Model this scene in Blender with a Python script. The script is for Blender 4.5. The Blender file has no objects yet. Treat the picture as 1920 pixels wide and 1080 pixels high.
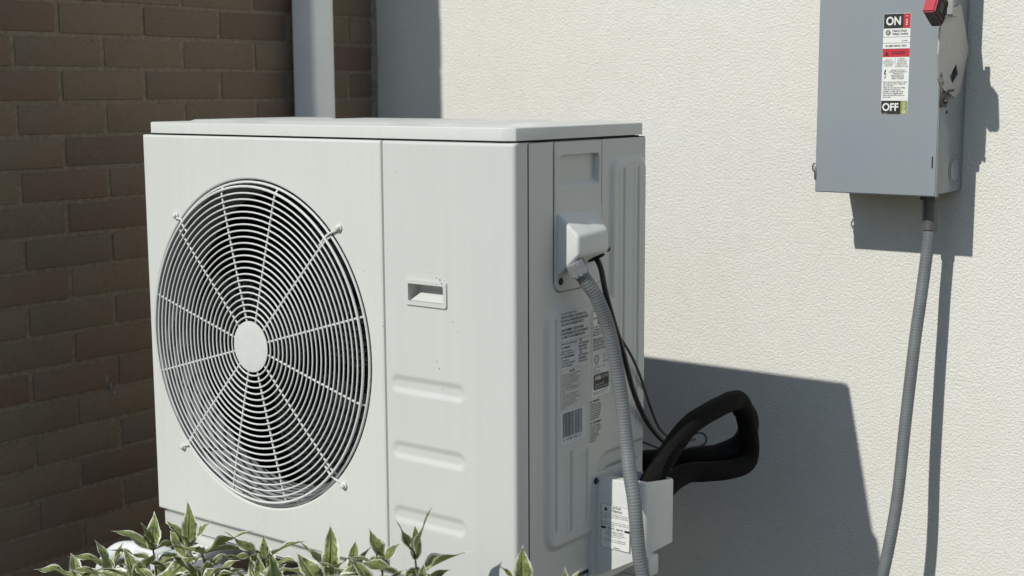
import bpy, bmesh, math, random
import numpy as np
from mathutils import Vector, Matrix, noise
random.seed(7)
S = bpy.context.scene
COL = S.collection
R = math.radians

# ---------------------------------------------------------------- camera
cam_d = bpy.data.cameras.new('camera')
cam = bpy.data.objects.new('camera', cam_d); COL.objects.link(cam)
r = Vector((0.79744, 0.60343, 0)); yaw, pitch, roll = 0.64766, 0.14493, -0.00466
f = Vector((-math.sin(yaw)*math.cos(pitch), math.cos(yaw)*math.cos(pitch), -math.sin(pitch)))
r = Vector((math.cos(yaw), math.sin(yaw), 0)); u = r.cross(f)
r2 = math.cos(roll)*r + math.sin(roll)*u; u2 = -math.sin(roll)*r + math.cos(roll)*u
M = Matrix((r2, u2, -f)).transposed().to_4x4(); M.translation = (2.14139, -1.65751, 0.82072)
cam.matrix_world = M
cam_d.sensor_width = 36; cam_d.lens = 2540.37/1920*36
cam_d.clip_start = 0.05; cam_d.clip_end = 500
cam_d.dof.use_dof = True; cam_d.dof.focus_distance = 2.45; cam_d.dof.aperture_fstop = 4.5
S.camera = cam
# ---------------------------------------------------------------- sky and sun
SUN = Vector((0.17976, 1.0, -0.87093)).normalized()      # the way the light travels
elev = math.asin(-SUN.z); rot = math.atan2(-SUN.x, -SUN.y)
W = bpy.data.worlds.new('World'); S.world = W; W.use_nodes = True
nt = W.node_tree; nt.nodes.clear()
sky = nt.nodes.new('ShaderNodeTexSky'); sky.sky_type = 'NISHITA'; sky.sun_disc = False
sky.sun_elevation = elev; sky.sun_rotation = rot; sky.air_density = 1.3; sky.dust_density = 0.25; sky.ozone_density = 2.2
bg = nt.nodes.new('ShaderNodeBackground'); bg.inputs[1].default_value = 0.098
out = nt.nodes.new('ShaderNodeOutputWorld')
nt.links.new(sky.outputs[0], bg.inputs[0]); nt.links.new(bg.outputs[0], out.inputs[0])
sd = bpy.data.lights.new('sun', 'SUN'); sd.energy = 3.9; sd.angle = R(0.53); sd.color = (1.0, 0.985, 0.925)
so = bpy.data.objects.new('sun', sd); COL.objects.link(so)
so.rotation_euler = SUN.to_track_quat('-Z', 'Y').to_euler(); so.location = (-1, -5, 6)
S.view_settings.view_transform = 'Standard'; S.view_settings.look = 'None'
S.view_settings.exposure = 0.0; S.view_settings.gamma = 1.0

# ---------------------------------------------------------------- materials
def new_mat(name):
    m = bpy.data.materials.new(name); m.use_nodes = True
    nt = m.node_tree; b = nt.nodes['Principled BSDF']
    return m, nt, b
def N(nt, t, **k):
    n = nt.nodes.new(t)
    for a, v in k.items(): setattr(n, a, v)
    return n
def noise_tex(nt, scale, detail=4, rough=0.55, vec=None, dist=0.0):
    n = N(nt, 'ShaderNodeTexNoise'); n.inputs['Scale'].default_value = scale
    n.inputs['Detail'].default_value = detail; n.inputs['Roughness'].default_value = rough
    n.inputs['Distortion'].default_value = dist
    if vec is not None: nt.links.new(vec, n.inputs['Vector'])
    return n
def ramp(nt, fac, stops):
    c = N(nt, 'ShaderNodeValToRGB'); e = c.color_ramp.elements
    while len(e) < len(stops): e.new(0.5)
    for i, (p, col) in enumerate(stops):
        e[i].position = p; e[i].color = (*col, 1) if len(col) == 3 else col
    nt.links.new(fac, c.inputs[0]); return c
def mix(nt, fac, a, b, blend='MIX'):
    m = N(nt, 'ShaderNodeMix', data_type='RGBA', blend_type=blend)
    for s, v in ((m.inputs[0], fac), (m.inputs[6], a), (m.inputs[7], b)):
        if hasattr(v, 'links'): nt.links.new(v, s)
        elif isinstance(v, (int, float)): s.default_value = v
        else: s.default_value = (*v, 1)
    return m.outputs[2]
def bump(nt, b, height, strength, dist):
    n = N(nt, 'ShaderNodeBump'); n.inputs['Strength'].default_value = strength; n.inputs['Distance'].default_value = dist
    nt.links.new(height, n.inputs['Height']); nt.links.new(n.outputs[0], b.inputs['Normal']); return n
def pos(nt):
    return N(nt, 'ShaderNodeNewGeometry').outputs['Position']

def enamel(name, col, rough=0.45, specks=True, grain=0.25, dirt=(0.30, 0.28, 0.24), streak=0.07):
    """powder coated sheet metal: faint mottling, rain streaks, fly specks"""
    m, nt, b = new_mat(name); p = pos(nt)
    mp = N(nt, 'ShaderNodeMapping'); mp.inputs['Scale'].default_value = (60, 60, 1.6); nt.links.new(p, mp.inputs[0])
    st = noise_tex(nt, 1.0, 3, 0.6, mp.outputs[0])
    big = noise_tex(nt, 5.0, 4, 0.6, p)
    rs = ramp(nt, st.outputs[0], [(0.45, (0, 0, 0)), (0.80, (1, 1, 1))])
    rb = ramp(nt, big.outputs[0], [(0.35, (0, 0, 0)), (0.75, (1, 1, 1))])
    k = N(nt, 'ShaderNodeMath', operation='MULTIPLY'); nt.links.new(rs.outputs[0], k.inputs[0]); k.inputs[1].default_value = streak
    c = mix(nt, k.outputs[0], col, dirt)
    k2 = N(nt, 'ShaderNodeMath', operation='MULTIPLY'); nt.links.new(rb.outputs[0], k2.inputs[0]); k2.inputs[1].default_value = 0.06
    c = mix(nt, k2.outputs[0], c, dirt)
    if specks:
        v = N(nt, 'ShaderNodeTexVoronoi'); v.inputs['Scale'].default_value = 42; nt.links.new(p, v.inputs['Vector'])
        sp = ramp(nt, v.outputs['Distance'], [(0.035, (1, 1, 1)), (0.06, (0, 0, 0))])
        cl = noise_tex(nt, 9.0, 2, 0.5, p); rc = ramp(nt, cl.outputs[0], [(0.56, (0, 0, 0)), (0.66, (1, 1, 1))])
        k3 = N(nt, 'ShaderNodeMath', operation='MULTIPLY'); nt.links.new(sp.outputs[0], k3.inputs[0]); nt.links.new(rc.outputs[0], k3.inputs[1])
        c = mix(nt, k3.outputs[0], c, (0.10, 0.09, 0.07))
    nt.links.new(c, b.inputs['Base Color'])
    b.inputs['Roughness'].default_value = rough; b.inputs['Specular IOR Level'].default_value = 0.4
    g = noise_tex(nt, 900, 2, 0.5, p); bump(nt, b, g.outputs[0], grain, 0.0004)
    return m
def plain(name, col, rough=0.5, metal=0.0, var=0.15, scale=60, spec=0.5, bmp=0.0):
    m, nt, b = new_mat(name); p = pos(nt)
    n = noise_tex(nt, scale, 4, 0.6, p)
    c = ramp(nt, n.outputs[0], [(0.3, tuple(x*(1-var) for x in col)), (0.7, tuple(min(1, x*(1+var)) for x in col))])
    nt.links.new(c.outputs[0], b.inputs['Base Color'])
    b.inputs['Roughness'].default_value = rough; b.inputs['Metallic'].default_value = metal
    b.inputs['Specular IOR Level'].default_value = spec
    if bmp: bump(nt, b, n.outputs[0], bmp, 0.001)
    return m

M_ENAMEL = enamel('cream_enamel', (0.540, 0.544, 0.510))
M_FRONT = enamel('front_sheet_enamel', (0.578, 0.583, 0.545))
M_GUARD = plain('guard_white_coating', (0.57, 0.575, 0.545), 0.45, var=0.04)
M_COVER = plain('cover_white_plastic', (0.56, 0.57, 0.545), 0.45, var=0.04, scale=30)
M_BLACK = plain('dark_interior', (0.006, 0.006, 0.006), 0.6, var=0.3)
M_FAN = plain('fan_dark_plastic', (0.009, 0.009, 0.0095), 0.75, var=0.2, spec=0.12)
M_BELL = plain('bell_mouth_dusty_grey', (0.20, 0.205, 0.20), 0.6, var=0.12, scale=12)
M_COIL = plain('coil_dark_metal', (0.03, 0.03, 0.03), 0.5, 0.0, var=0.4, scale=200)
M_RUBBER = plain('foam_rubber', (0.006, 0.0056, 0.0052), 0.9, var=0.4, scale=150, spec=0.15, bmp=0.5)
M_CABLE = plain('cable_black', (0.012, 0.012, 0.012), 0.45, var=0.2)
M_WIRE = plain('wire_grey', (0.06, 0.06, 0.06), 0.5, var=0.2)
M_PVC = plain('conduit_grey_pvc', (0.145, 0.155, 0.16), 0.6, var=0.10, scale=25)
M_PVC2 = plain('conduit_grey_weathered', (0.140, 0.150, 0.154), 0.55, var=0.12, scale=20)
M_NUT = plain('fitting_grey', (0.26, 0.265, 0.27), 0.5, var=0.12)
M_SCREW = plain('screw_steel', (0.30, 0.29, 0.27), 0.35, 0.9, var=0.2)
M_DARKMETAL = plain('dark_steel', (0.06, 0.055, 0.05), 0.45, 0.6, var=0.3)
M_BOX = enamel('switch_grey_enamel', (0.236, 0.262, 0.280), 0.30, specks=False, grain=0.2, dirt=(0.36, 0.36, 0.34), streak=0.08)
M_PLATE = plain('galvanised_plate', (0.34, 0.34, 0.325), 0.42, 0.35, var=0.07, scale=40)
M_RED = plain('handle_red', (0.42, 0.035, 0.05), 0.4, var=0.1)
M_BROWN = plain('handle_dark_brown', (0.055, 0.028, 0.024), 0.5, var=0.25)
M_INK = plain('ink_black', (0.012, 0.012, 0.013), 0.5, var=0.05)
M_INKGREY = plain('ink_grey', (0.055, 0.055, 0.06), 0.55, var=0.05)
M_PAPER = plain('label_white', (0.70, 0.70, 0.66), 0.5, var=0.03)
M_SILVER = plain('label_silver', (0.56, 0.57, 0.565), 0.5, var=0.05)
M_LABELRED = plain('label_red', (0.48, 0.02, 0.035), 0.45, var=0.05)
M_LABELGREEN = plain('label_olive', (0.27, 0.29, 0.09), 0.45, var=0.05)
M_SPOUT = plain('downspout_white_aluminium', (0.80, 0.80, 0.78), 0.28, var=0.04, scale=8)
M_STAND = plain('stand_white_coating', (0.66, 0.67, 0.66), 0.4, var=0.05, scale=20)
M_STEM = plain('stem_brown', (0.07, 0.05, 0.03), 0.7, var=0.3)

def brick_material():
    m, nt, b = new_mat('brown_brick'); p = pos(nt)
    oi = N(nt, 'ShaderNodeObjectInfo')
    base = ramp(nt, oi.outputs['Random'], [(0.0, (0.215, 0.162, 0.110)), (0.3, (0.222, 0.164, 0.110)), (0.5, (0.190, 0.145, 0.102)), (0.7, (0.205, 0.138, 0.095)), (0.85, (0.168, 0.124, 0.088)), (1.0, (0.178, 0.114, 0.081))])
    n1 = noise_tex(nt, 14, 5, 0.65, p); n2 = noise_tex(nt, 260, 3, 0.6, p)
    nm = N(nt, 'ShaderNodeMath', operation='MULTIPLY'); nm.inputs[1].default_value = 0.55; nt.links.new(n1.outputs[0], nm.inputs[0])
    c = mix(nt, nm.outputs[0], base.outputs[0], (0.150, 0.112, 0.078))
    k = ramp(nt, n2.outputs[0], [(0.3, (0.82, 0.82, 0.82)), (0.7, (1.15, 1.15, 1.15))])
    c = mix(nt, 1.0, c, k.outputs[0], 'MULTIPLY')
    v = N(nt, 'ShaderNodeTexVoronoi'); v.inputs['Scale'].default_value = 16; nt.links.new(p, v.inputs['Vector'])
    sp = ramp(nt, v.outputs['Distance'], [(0.03, (1, 1, 1)), (0.05, (0, 0, 0))])
    kk = N(nt, 'ShaderNodeMath', operation='MULTIPLY'); nt.links.new(sp.outputs[0], kk.inputs[0]); kk.inputs[1].default_value = 0.6
    c = mix(nt, kk.outputs[0], c, (0.05, 0.04, 0.03))
    nt.links.new(c, b.inputs['Base Color']); b.inputs['Roughness'].default_value = 0.85
    b.inputs['Specular IOR Level'].default_value = 0.25
    ad = N(nt, 'ShaderNodeMath', operation='ADD'); nt.links.new(n1.outputs[0], ad.inputs[0]); nt.links.new(n2.outputs[0], ad.inputs[1])
    bump(nt, b, ad.outputs[0], 0.5, 0.0015); return m
M_BRICK = brick_material()
M_MORTAR = plain('mortar', (0.230, 0.182, 0.132), 0.95, var=0.25, scale=90, spec=0.1, bmp=0.8)

def stucco_material():
    m, nt, b = new_mat('cream_stucco'); p = pos(nt)
    big = noise_tex(nt, 3.0, 5, 0.6, p); mid = noise_tex(nt, 28, 3, 0.6, p)
    c = ramp(nt, big.outputs[0], [(0.3, (0.662, 0.640, 0.582)), (0.7, (0.688, 0.669, 0.615))])
    c2 = ramp(nt, mid.outputs[0], [(0.3, (0.975, 0.975, 0.97)), (0.7, (1.015, 1.015, 1.015))])
    c = mix(nt, 1.0, c.outputs[0], c2.outputs[0], 'MULTIPLY')
    v = N(nt, 'ShaderNodeTexVoronoi'); v.inputs['Scale'].default_value = 11; nt.links.new(p, v.inputs['Vector'])
    sp = ramp(nt, v.outputs['Distance'], [(0.018, (1, 1, 1)), (0.03, (0, 0, 0))])
    kk = N(nt, 'ShaderNodeMath', operation='MULTIPLY'); nt.links.new(sp.outputs[0], kk.inputs[0]); kk.inputs[1].default_value = 0.35
    c = mix(nt, kk.outputs[0], c, (0.25, 0.24, 0.22))
    nt.links.new(c, b.inputs['Base Color']); b.inputs['Roughness'].default_value = 0.9
    b.inputs['Specular IOR Level'].default_value = 0.2
    n1 = noise_tex(nt, 205, 3, 0.55, p, 0.35); n2 = noise_tex(nt, 400, 2, 0.5, p)
    rr = ramp(nt, n1.outputs[0], [(0.37, (0, 0, 0)), (0.62, (1, 1, 1))])
    s = N(nt, 'ShaderNodeMath', operation='MULTIPLY_ADD'); nt.links.new(n2.outputs[0], s.inputs[0]); s.inputs[1].default_value = 0.35; nt.links.new(rr.outputs[0], s.inputs[2])
    bump(nt, b, s.outputs[0], 0.72, 0.0012); return m
M_STUCCO = stucco_material()
M_SEAL = plain('sealant', (0.22, 0.19, 0.16), 0.8, var=0.35, scale=50, bmp=0.5)

def ground_material():
    m, nt, b = new_mat('bark_soil'); p = pos(nt)
    a = noise_tex(nt, 30, 6, 0.7, p, 0.5); z = noise_tex(nt, 0.6, 4, 0.6, p)
    c = ramp(nt, a.outputs[0], [(0.3, (0.025, 0.018, 0.012)), (0.7, (0.10, 0.072, 0.048))])
    g = ramp(nt, z.outputs[0], [(0.45, (0, 0, 0)), (0.6, (1, 1, 1))])
    kk = N(nt, 'ShaderNodeMath', operation='MULTIPLY'); nt.links.new(g.outputs[0], kk.inputs[0]); kk.inputs[1].default_value = 0.5
    c = mix(nt, kk.outputs[0], c.outputs[0], (0.07, 0.08, 0.04))
    nt.links.new(c, b.inputs['Base Color']); b.inputs['Roughness'].default_value = 0.95
    bump(nt, b, a.outputs[0], 1.0, 0.02); return m
M_GROUND = ground_material()

def leaf_material():
    m, nt, b = new_mat('variegated_leaf')
    at = N(nt, 'ShaderNodeAttribute', attribute_name='margin')
    ve = N(nt, 'ShaderNodeAttribute', attribute_name='vein')
    oi = N(nt, 'ShaderNodeObjectInfo')
    tc = N(nt, 'ShaderNodeTexCoord')
    off = N(nt, 'ShaderNodeVectorMath', operation='SCALE'); cv = N(nt, 'ShaderNodeCombineXYZ')
    for i in range(3): nt.links.new(oi.outputs['Random'], cv.inputs[i])
    nt.links.new(cv.outputs[0], off.inputs[0]); off.inputs['Scale'].default_value = 37.0
    ad = N(nt, 'ShaderNodeVectorMath', operation='ADD'); nt.links.new(tc.outputs['Object'], ad.inputs[0]); nt.links.new(off.outputs[0], ad.inputs[1])
    n1 = noise_tex(nt, 4.5, 3, 0.6, ad.outputs[0]); n2 = noise_tex(nt, 9, 4, 0.6, ad.outputs[0])
    s = N(nt, 'ShaderNodeMath', operation='MULTIPLY_ADD'); nt.links.new(n2.outputs[0], s.inputs[0]); s.inputs[1].default_value = 0.55; nt.links.new(at.outputs['Fac'], s.inputs[2])
    hs = N(nt, 'ShaderNodeMath', operation='MULTIPLY'); hs.inputs[1].default_value = 0.5; nt.links.new(s.outputs[0], hs.inputs[0])
    edge = ramp(nt, hs.outputs[0], [(0.535, (0, 0, 0)), (0.550, (1, 1, 1))])
    green = ramp(nt, n1.outputs[0], [(0.36, (0.060, 0.070, 0.024)), (0.41, (0.180, 0.210, 0.058)), (0.55, (0.245, 0.275, 0.088)), (0.66, (0.31, 0.335, 0.14))])
    gv = mix(nt, ve.outputs['Fac'], green.outputs[0], (0.24, 0.27, 0.11))
    c = mix(nt, edge.outputs[0], gv, (0.74, 0.73, 0.62))
    nt.links.new(c, b.inputs['Base Color']); b.inputs['Roughness'].default_value = 0.42
    bump(nt, b, ve.outputs['Fac'], 0.5, 0.02)
    tr = N(nt, 'ShaderNodeBsdfTranslucent'); nt.links.new(c, tr.inputs[0])
    mx = N(nt, 'ShaderNodeMixShader'); mx.inputs[0].default_value = 0.28
    o = nt.nodes['Material Output']
    nt.links.new(b.outputs[0], mx.inputs[1]); nt.links.new(tr.outputs[0], mx.inputs[2]); nt.links.new(mx.outputs[0], o.inputs[0])
    return m
M_LEAF = leaf_material()

# ---------------------------------------------------------------- builders
def tag(o, label=None, cat=None, group=None, kind=None):
    if label: o['label'] = label
    if cat: o['category'] = cat
    if group: o['group'] = group
    if kind: o['kind'] = kind
    return o
def empty(name, loc, label, cat, group=None):
    o = bpy.data.objects.new(name, None); COL.objects.link(o); o.location = loc
    o.empty_display_size = 0.05
    return tag(o, label, cat, group)
def link(name, me, mat=None, parent=None, smooth=False):
    if mat is not None: me.materials.append(mat)
    o = bpy.data.objects.new(name, me); COL.objects.link(o)
    if smooth:
        me.shade_smooth()
    if parent is not None:
        o.parent = parent; o.matrix_parent_inverse = PW(parent).inverted()
    return o
def PW(o):
    m = Matrix.LocRotScale(o.location, o.rotation_euler, o.scale)
    return PW(o.parent) @ o.matrix_parent_inverse @ m if o.parent else m
def obj(name, bm, mat=None, parent=None, smooth=False, angle=None):
    me = bpy.data.meshes.new(name)
    bmesh.ops.recalc_face_normals(bm, faces=bm.faces)
    bm.to_mesh(me); bm.free()
    if angle is not None: me.shade_smooth(); me.set_sharp_from_angle(angle=R(angle))
    return link(name, me, mat, parent, smooth)
def obj_py(name, V, F, mat=None, parent=None, smooth=True):
    me = bpy.data.meshes.new(name); me.from_pydata([tuple(map(float, v)) for v in V], [], F); me.update()
    return link(name, me, mat, parent, smooth)
def add_box(bm, a, b, bev=0.0, seg=2):
    c = [(x, y, z) for x in (a[0], b[0]) for y in (a[1], b[1]) for z in (a[2], b[2])]
    v = [bm.verts.new(p) for p in c]
    fs = [bm.faces.new([v[i] for i in q]) for q in ((0,1,3,2),(4,6,7,5),(0,4,5,1),(2,3,7,6),(0,2,6,4),(1,5,7,3))]
    if bev:
        es = list({e for fa in fs for e in fa.edges})
        bmesh.ops.bevel(bm, geom=es, offset=bev, segments=seg, affect='EDGES', profile=0.5)
def box(name, a, b, mat, parent=None, bev=0.0, seg=2):
    bm = bmesh.new(); add_box(bm, a, b, bev, seg); return obj(name, bm, mat, parent, angle=40 if bev else None)
def frame_at(pts, i):
    n = len(pts)
    t = (pts[min(i+1, n-1)] - pts[max(i-1, 0)]).normalized(); return t
def smooth_path(pts, sub=8):
    P = [Vector(p) for p in pts]; outp = []
    for i in range(len(P)-1):
        p0 = P[max(i-1, 0)]; p1 = P[i]; p2 = P[i+1]; p3 = P[min(i+2, len(P)-1)]
        for k in range(sub):
            t = k/sub
            outp.append(0.5*((2*p1)+(p2-p0)*t+(2*p0-5*p1+4*p2-p3)*t*t+(3*p1-p0-3*p2+p3)*t**3))
    outp.append(P[-1]); return outp
def resample(P, step):
    L = [0.0]
    for a, b in zip(P, P[1:]): L.append(L[-1]+(b-a).length)
    n = max(2, int(L[-1]/step)); out = []; j = 0
    for i in range(n+1):
        s = L[-1]*i/n
        while j < len(L)-2 and L[j+1] < s: j += 1
        d = L[j+1]-L[j]; out.append(P[j].lerp(P[j+1], 0 if d == 0 else (s-L[j])/d))
    return out
def add_tube(bm, P, rad, seg=10, cap=True, closed=False, rfun=None):
    P = [Vector(p) for p in P]; n = len(P); rings = []; prev = None
    for i in range(n):
        if closed: t = (P[(i+1) % n]-P[i-1]).normalized()
        else: t = frame_at(P, i)
        if prev is None:
            a = Vector((0, 0, 1)) if abs(t.z) < 0.9 else Vector((1, 0, 0)); nn = (a - t*a.dot(t)).normalized()
        else: nn = (prev - t*prev.dot(t)).normalized()
        prev = nn; bb = t.cross(nn); q = rad if rfun is None else rfun(i/(n-1 if n > 1 else 1), i)
        rings.append([bm.verts.new(P[i] + q*(math.cos(2*math.pi*k/seg)*nn + math.sin(2*math.pi*k/seg)*bb)) for k in range(seg)])
    m = n if closed else n-1
    for i in range(m):
        A, B = rings[i], rings[(i+1) % n]
        for k in range(seg): bm.faces.new((A[k], A[(k+1) % seg], B[(k+1) % seg], B[k]))
    if cap and not closed: bm.faces.new(rings[0][::-1]); bm.faces.new(rings[-1])
def tube(name, P, rad, mat, parent=None, seg=10, closed=False, rfun=None):
    bm = bmesh.new(); add_tube(bm, P, rad, seg, True, closed, rfun); return obj(name, bm, mat, parent, angle=50)
def add_prism(bm, poly, axis, a, b):
    """poly: 2D points in the other two axes, in xyz order; extruded along axis from a to b"""
    def P(q, w):
        return (w, q[0], q[1]) if axis == 0 else (q[0], w, q[1]) if axis == 1 else (q[0], q[1], w)
    A = [bm.verts.new(P(q, a)) for q in poly]; B = [bm.verts.new(P(q, b)) for q in poly]
    n = len(poly); fs = [bm.faces.new(A), bm.faces.new(B[::-1])]
    for i in range(n): fs.append(bm.faces.new((A[i], B[i], B[(i+1) % n], A[(i+1) % n])))
    return fs
def prism(name, poly, axis, a, b, mat, parent=None, bev=0.0, seg=2):
    bm = bmesh.new(); add_prism(bm, poly, axis, a, b)
    if bev: bmesh.ops.bevel(bm, geom=list(bm.edges), offset=bev, segments=seg, affect='EDGES', profile=0.5)
    return obj(name, bm, mat, parent, angle=40 if bev else None)
def add_disc(bm, c, n, rad, h, seg=16, dome=0.0):
    n = Vector(n).normalized(); a = Vector((0, 0, 1)) if abs(n.z) < .9 else Vector((1, 0, 0))
    e1 = (a - n*a.dot(n)).normalized(); e2 = n.cross(e1); c = Vector(c)
    prof = [(rad, 0), (rad, h*.7), (rad*.85, h), (rad*.4, h+dome)]
    rings = [[bm.verts.new(c+n*hh+rr*(math.cos(2*math.pi*k/seg)*e1+math.sin(2*math.pi*k/seg)*e2)) for k in range(seg)] for rr, hh in prof]
    for A, B in zip(rings, rings[1:]):
        for k in range(seg): bm.faces.new((A[k], A[(k+1) % seg], B[(k+1) % seg], B[k]))
    bm.faces.new(rings[0][::-1]); bm.faces.new(rings[-1])
def disc(name, c, n, rad, h, mat, parent=None, seg=16, dome=0.0):
    bm = bmesh.new(); add_disc(bm, c, n, rad, h, seg, dome); return obj(name, bm, mat, parent, angle=35)
def screw(c, n, rad, parent, mat=None, name='screw'):
    bm = bmesh.new(); add_disc(bm, c, n, rad*1.5, rad*.25, 14); add_disc(bm, Vector(c)+Vector(n)*rad*.25, n, rad, rad*.5, 6, rad*.1)
    return obj(name, bm, mat or M_SCREW, parent, angle=30)

# text: flat print on a face given by origin (top left), u = reading direction, v = up
def flat_text(body, org, u, v, w, h, mat, parent, name='lettering', bold=0.0, align='LEFT', res=2, lift=0.0006, gap=1.0):
    cu = bpy.data.curves.new('t', 'FONT'); cu.body = body; cu.align_x = align; cu.resolution_u = res; cu.offset = bold
    cu.space_line = gap
    tmp = bpy.data.objects.new('t', cu); COL.objects.link(tmp)
    bpy.context.view_layer.update()
    dg = bpy.context.evaluated_depsgraph_get()
    me = bpy.data.meshes.new_from_object(tmp.evaluated_get(dg), depsgraph=dg)
    bpy.data.objects.remove(tmp); bpy.data.curves.remove(cu)
    co = np.empty(len(me.vertices)*3); me.vertices.foreach_get('co', co); co = co.reshape(-1, 3)
    mn, mx = co.min(0), co.max(0); sc = (mx-mn); sc[sc == 0] = 1
    X = (co[:, 0]-mn[0])/sc[0]*w; Y = -(mx[1]-co[:, 1])/sc[1]*h
    u = np.array(u); v = np.array(v); n = np.cross(u, v); o = np.array(org)
    P = o + X[:, None]*u + Y[:, None]*v + lift*n
    me.vertices.foreach_set('co', P.ravel()); me.update(); me.name = name; me.materials.clear()
    return link(name, me, mat, parent)
def plate(name, org, u, v, w, h, mat, parent, t=0.0004, lift=0.0, rad=0.0):
    """a thin printed sheet; org = top left corner"""
    u = Vector(u); v = Vector(v); n = u.cross(v); o = Vector(org); bm = bmesh.new()
    if rad:
        q = []
        for cx, cy, a0 in ((w-rad, -rad, 0), (rad, -rad, 90), (rad, -h+rad, 180), (w-rad, -h+rad, 270)):
            for k in range(5):
                a = R(a0+k*22.5); q.append((cx+rad*math.cos(a), cy+rad*math.sin(a)))
    else: q = [(0, 0), (0, -h), (w, -h), (w, 0)]
    A = [bm.verts.new(o+u*a+v*b+n*lift) for a, b in q]; B = [bm.verts.new(o+u*a+v*b+n*(lift+t)) for a, b in q]
    k = len(q); bm.faces.new(A[::-1]); bm.faces.new(B)
    for i in range(k): bm.faces.new((A[i], A[(i+1) % k], B[(i+1) % k], B[i]))
    return obj(name, bm, mat, parent)
def bars(name, rects, u, v, org, mat, parent, lift=0.0006):
    """thin printed rectangles (rules, frames, bar codes) joined in one print layer"""
    u = Vector(u); v = Vector(v); n = u.cross(v); o = Vector(org)+n*lift; bm = bmesh.new()
    for a, b, c, d in rects:
        bm.faces.new([bm.verts.new(o+u*p+v*q) for p, q in ((a, -b), (a, -d), (c, -d), (c, -b))])
    return obj(name, bm, mat, parent)
def rule_frame(w, h, t=0.0005):
    return [(0, 0, w, t), (0, h-t, w, h), (0, t, t, h-t), (w-t, t, w, h-t)]

def sdf(uu, vv, u0, u1, v0, v1, rad):
    cx, cy, hx, hy = (u0+u1)/2, (v0+v1)/2, (u1-u0)/2-rad, (v1-v0)/2-rad
    dx = np.abs(uu-cx)-hx; dy = np.abs(vv-cy)-hy
    return np.hypot(np.maximum(dx, 0), np.maximum(dy, 0))+np.minimum(np.maximum(dx, dy), 0)-rad
def sm(x): x = np.clip(x, 0, 1); return x*x*(3-2*x)
def emb(d, w): return sm(0.5-d/w)            # 1 inside, 0 outside, soft over width w

# ================================================================ SETTING
GZ = -0.45; YW = 1.03893; XB = -0.35415
bm = bmesh.new()
gx = [-60, -20, -8, -3, -1.5, -.5, .5, 1.5, 3, 8, 20, 60]
gv = {}
for i, x in enumerate(gx):
    for j, y in enumerate(gx): gv[i, j] = bm.verts.new((x, y, GZ + 0.012*noise.noise(Vector((x*3, y*3, 1)))))
for i in range(len(gx)-1):
    for j in range(len(gx)-1): bm.faces.new((gv[i, j], gv[i+1, j], gv[i+1, j+1], gv[i, j+1]))
tag(obj('ground', bm, M_GROUND), kind='structure')

# stucco wall: face at YW, slightly uneven
wall = empty('stucco_wall', (2.5, YW, GZ), 'cream rough stucco wall behind the outdoor unit and the grey switch box', 'wall')
nx, nz = 150, 60
V = []; F = []
for j in range(nz+1):
    for i in range(nx+1):
        x = -0.75+ 8.0*i/nx; z = GZ-0.05+3.3*j/nz
        V.append((x, YW+0.0012*noise.noise(Vector((x*2.2, 0, z*2.2))), z))
for j in range(nz):
    for i in range(nx):
        a = j*(nx+1)+i; F.append((a, a+1, a+nx+2, a+nx+1))
obj_py('stucco_face', V, F, M_STUCCO, wall)
box('wall_core', (-0.75, YW+0.004, GZ-0.05), (7.25, YW+0.24, GZ+3.25), M_STUCCO, wall)

# brick wall: every brick its own object
bw = empty('brick_wall', (XB-.1, 0.4, GZ), 'dark brown brick wall on the left, at right angles to the pale wall', 'wall')
C0, CO, BL, BJ = 0.93979, 0.07015, 0.21758, 0.07066
Y0, TH = -0.257, 0.20
ZT = C0+18*CO
box('mortar_bed', (XB-TH+.006, Y0+.006, GZ-.05), (XB-0.0028, YW-0.004, ZT), M_MORTAR, bw)
def brick_mesh(ly, seed):
    rnd = random.Random(seed); bm = bmesh.new(); d = 0.094; h = CO-0.0095
    add_box(bm, (-d, 0, 0), (0, ly, h), 0.0028, 2)
    for v in bm.verts:
        k = noise.noise(v.co*60+Vector((seed*3.1, 0, 0)))
        v.co += Vector((k*.0006, k*.0012, noise.noise(v.co*50+Vector((0, seed*5.3, 0)))*.0010))
    me = bpy.data.meshes.new('brick')
    bmesh.ops.recalc_face_normals(bm, faces=bm.faces); bm.to_mesh(me); bm.free()
    me.materials.append(M_BRICK); me.shade_smooth(); me.set_sharp_from_angle(angle=R(40)); return me
FULL = [brick_mesh(BL-0.010, s) for s in range(8)]; CUT = {}
rb = random.Random(3)
for k in range(-17, 20):                        # course k lies between mortar lines k and k+1 (downwards)
    z = C0-(k+1)*CO+0.00475
    if z < GZ-0.06: continue
    off = BJ-0.5*BL if k % 2 == 0 else BJ
    y = off-3*BL
    while y < YW:
        a = max(y+.005, Y0); b = min(y+BL-.005, YW-.006)
        if b-a > 0.02:
            L = round(b-a, 3)
            if abs(L-(BL-.010)) < .002: me = rb.choice(FULL)
            else:
                if L not in CUT: CUT[L] = brick_mesh(L, len(CUT)+20)
                me = CUT[L]
            o = bpy.data.objects.new('brick', me); COL.objects.link(o)
            o.parent = bw; o.matrix_parent_inverse = PW(bw).inverted()
            o.location = (XB+rb.uniform(-.0012, .0012), a, z+rb.uniform(-.0008, .0008)); o.rotation_euler = (rb.uniform(-.002, .002), 0, rb.uniform(-.003, .003))
        y += BL
zs = [GZ+0.05*i for i in range(64)]
bm = bmesh.new(); sl = []
for i, z in enumerate(zs):
    w = 0.010+0.003*noise.noise(Vector((0, 0, z*14))); p = 0.004*noise.noise(Vector((5, 0, z*9)))
    sl.append([bm.verts.new(q) for q in ((XB-.004, YW-.016+p, z), (XB+.002, YW-.008+p, z), (XB+w, YW-.002, z), (XB+w+.002, YW+.003, z))])
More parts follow.
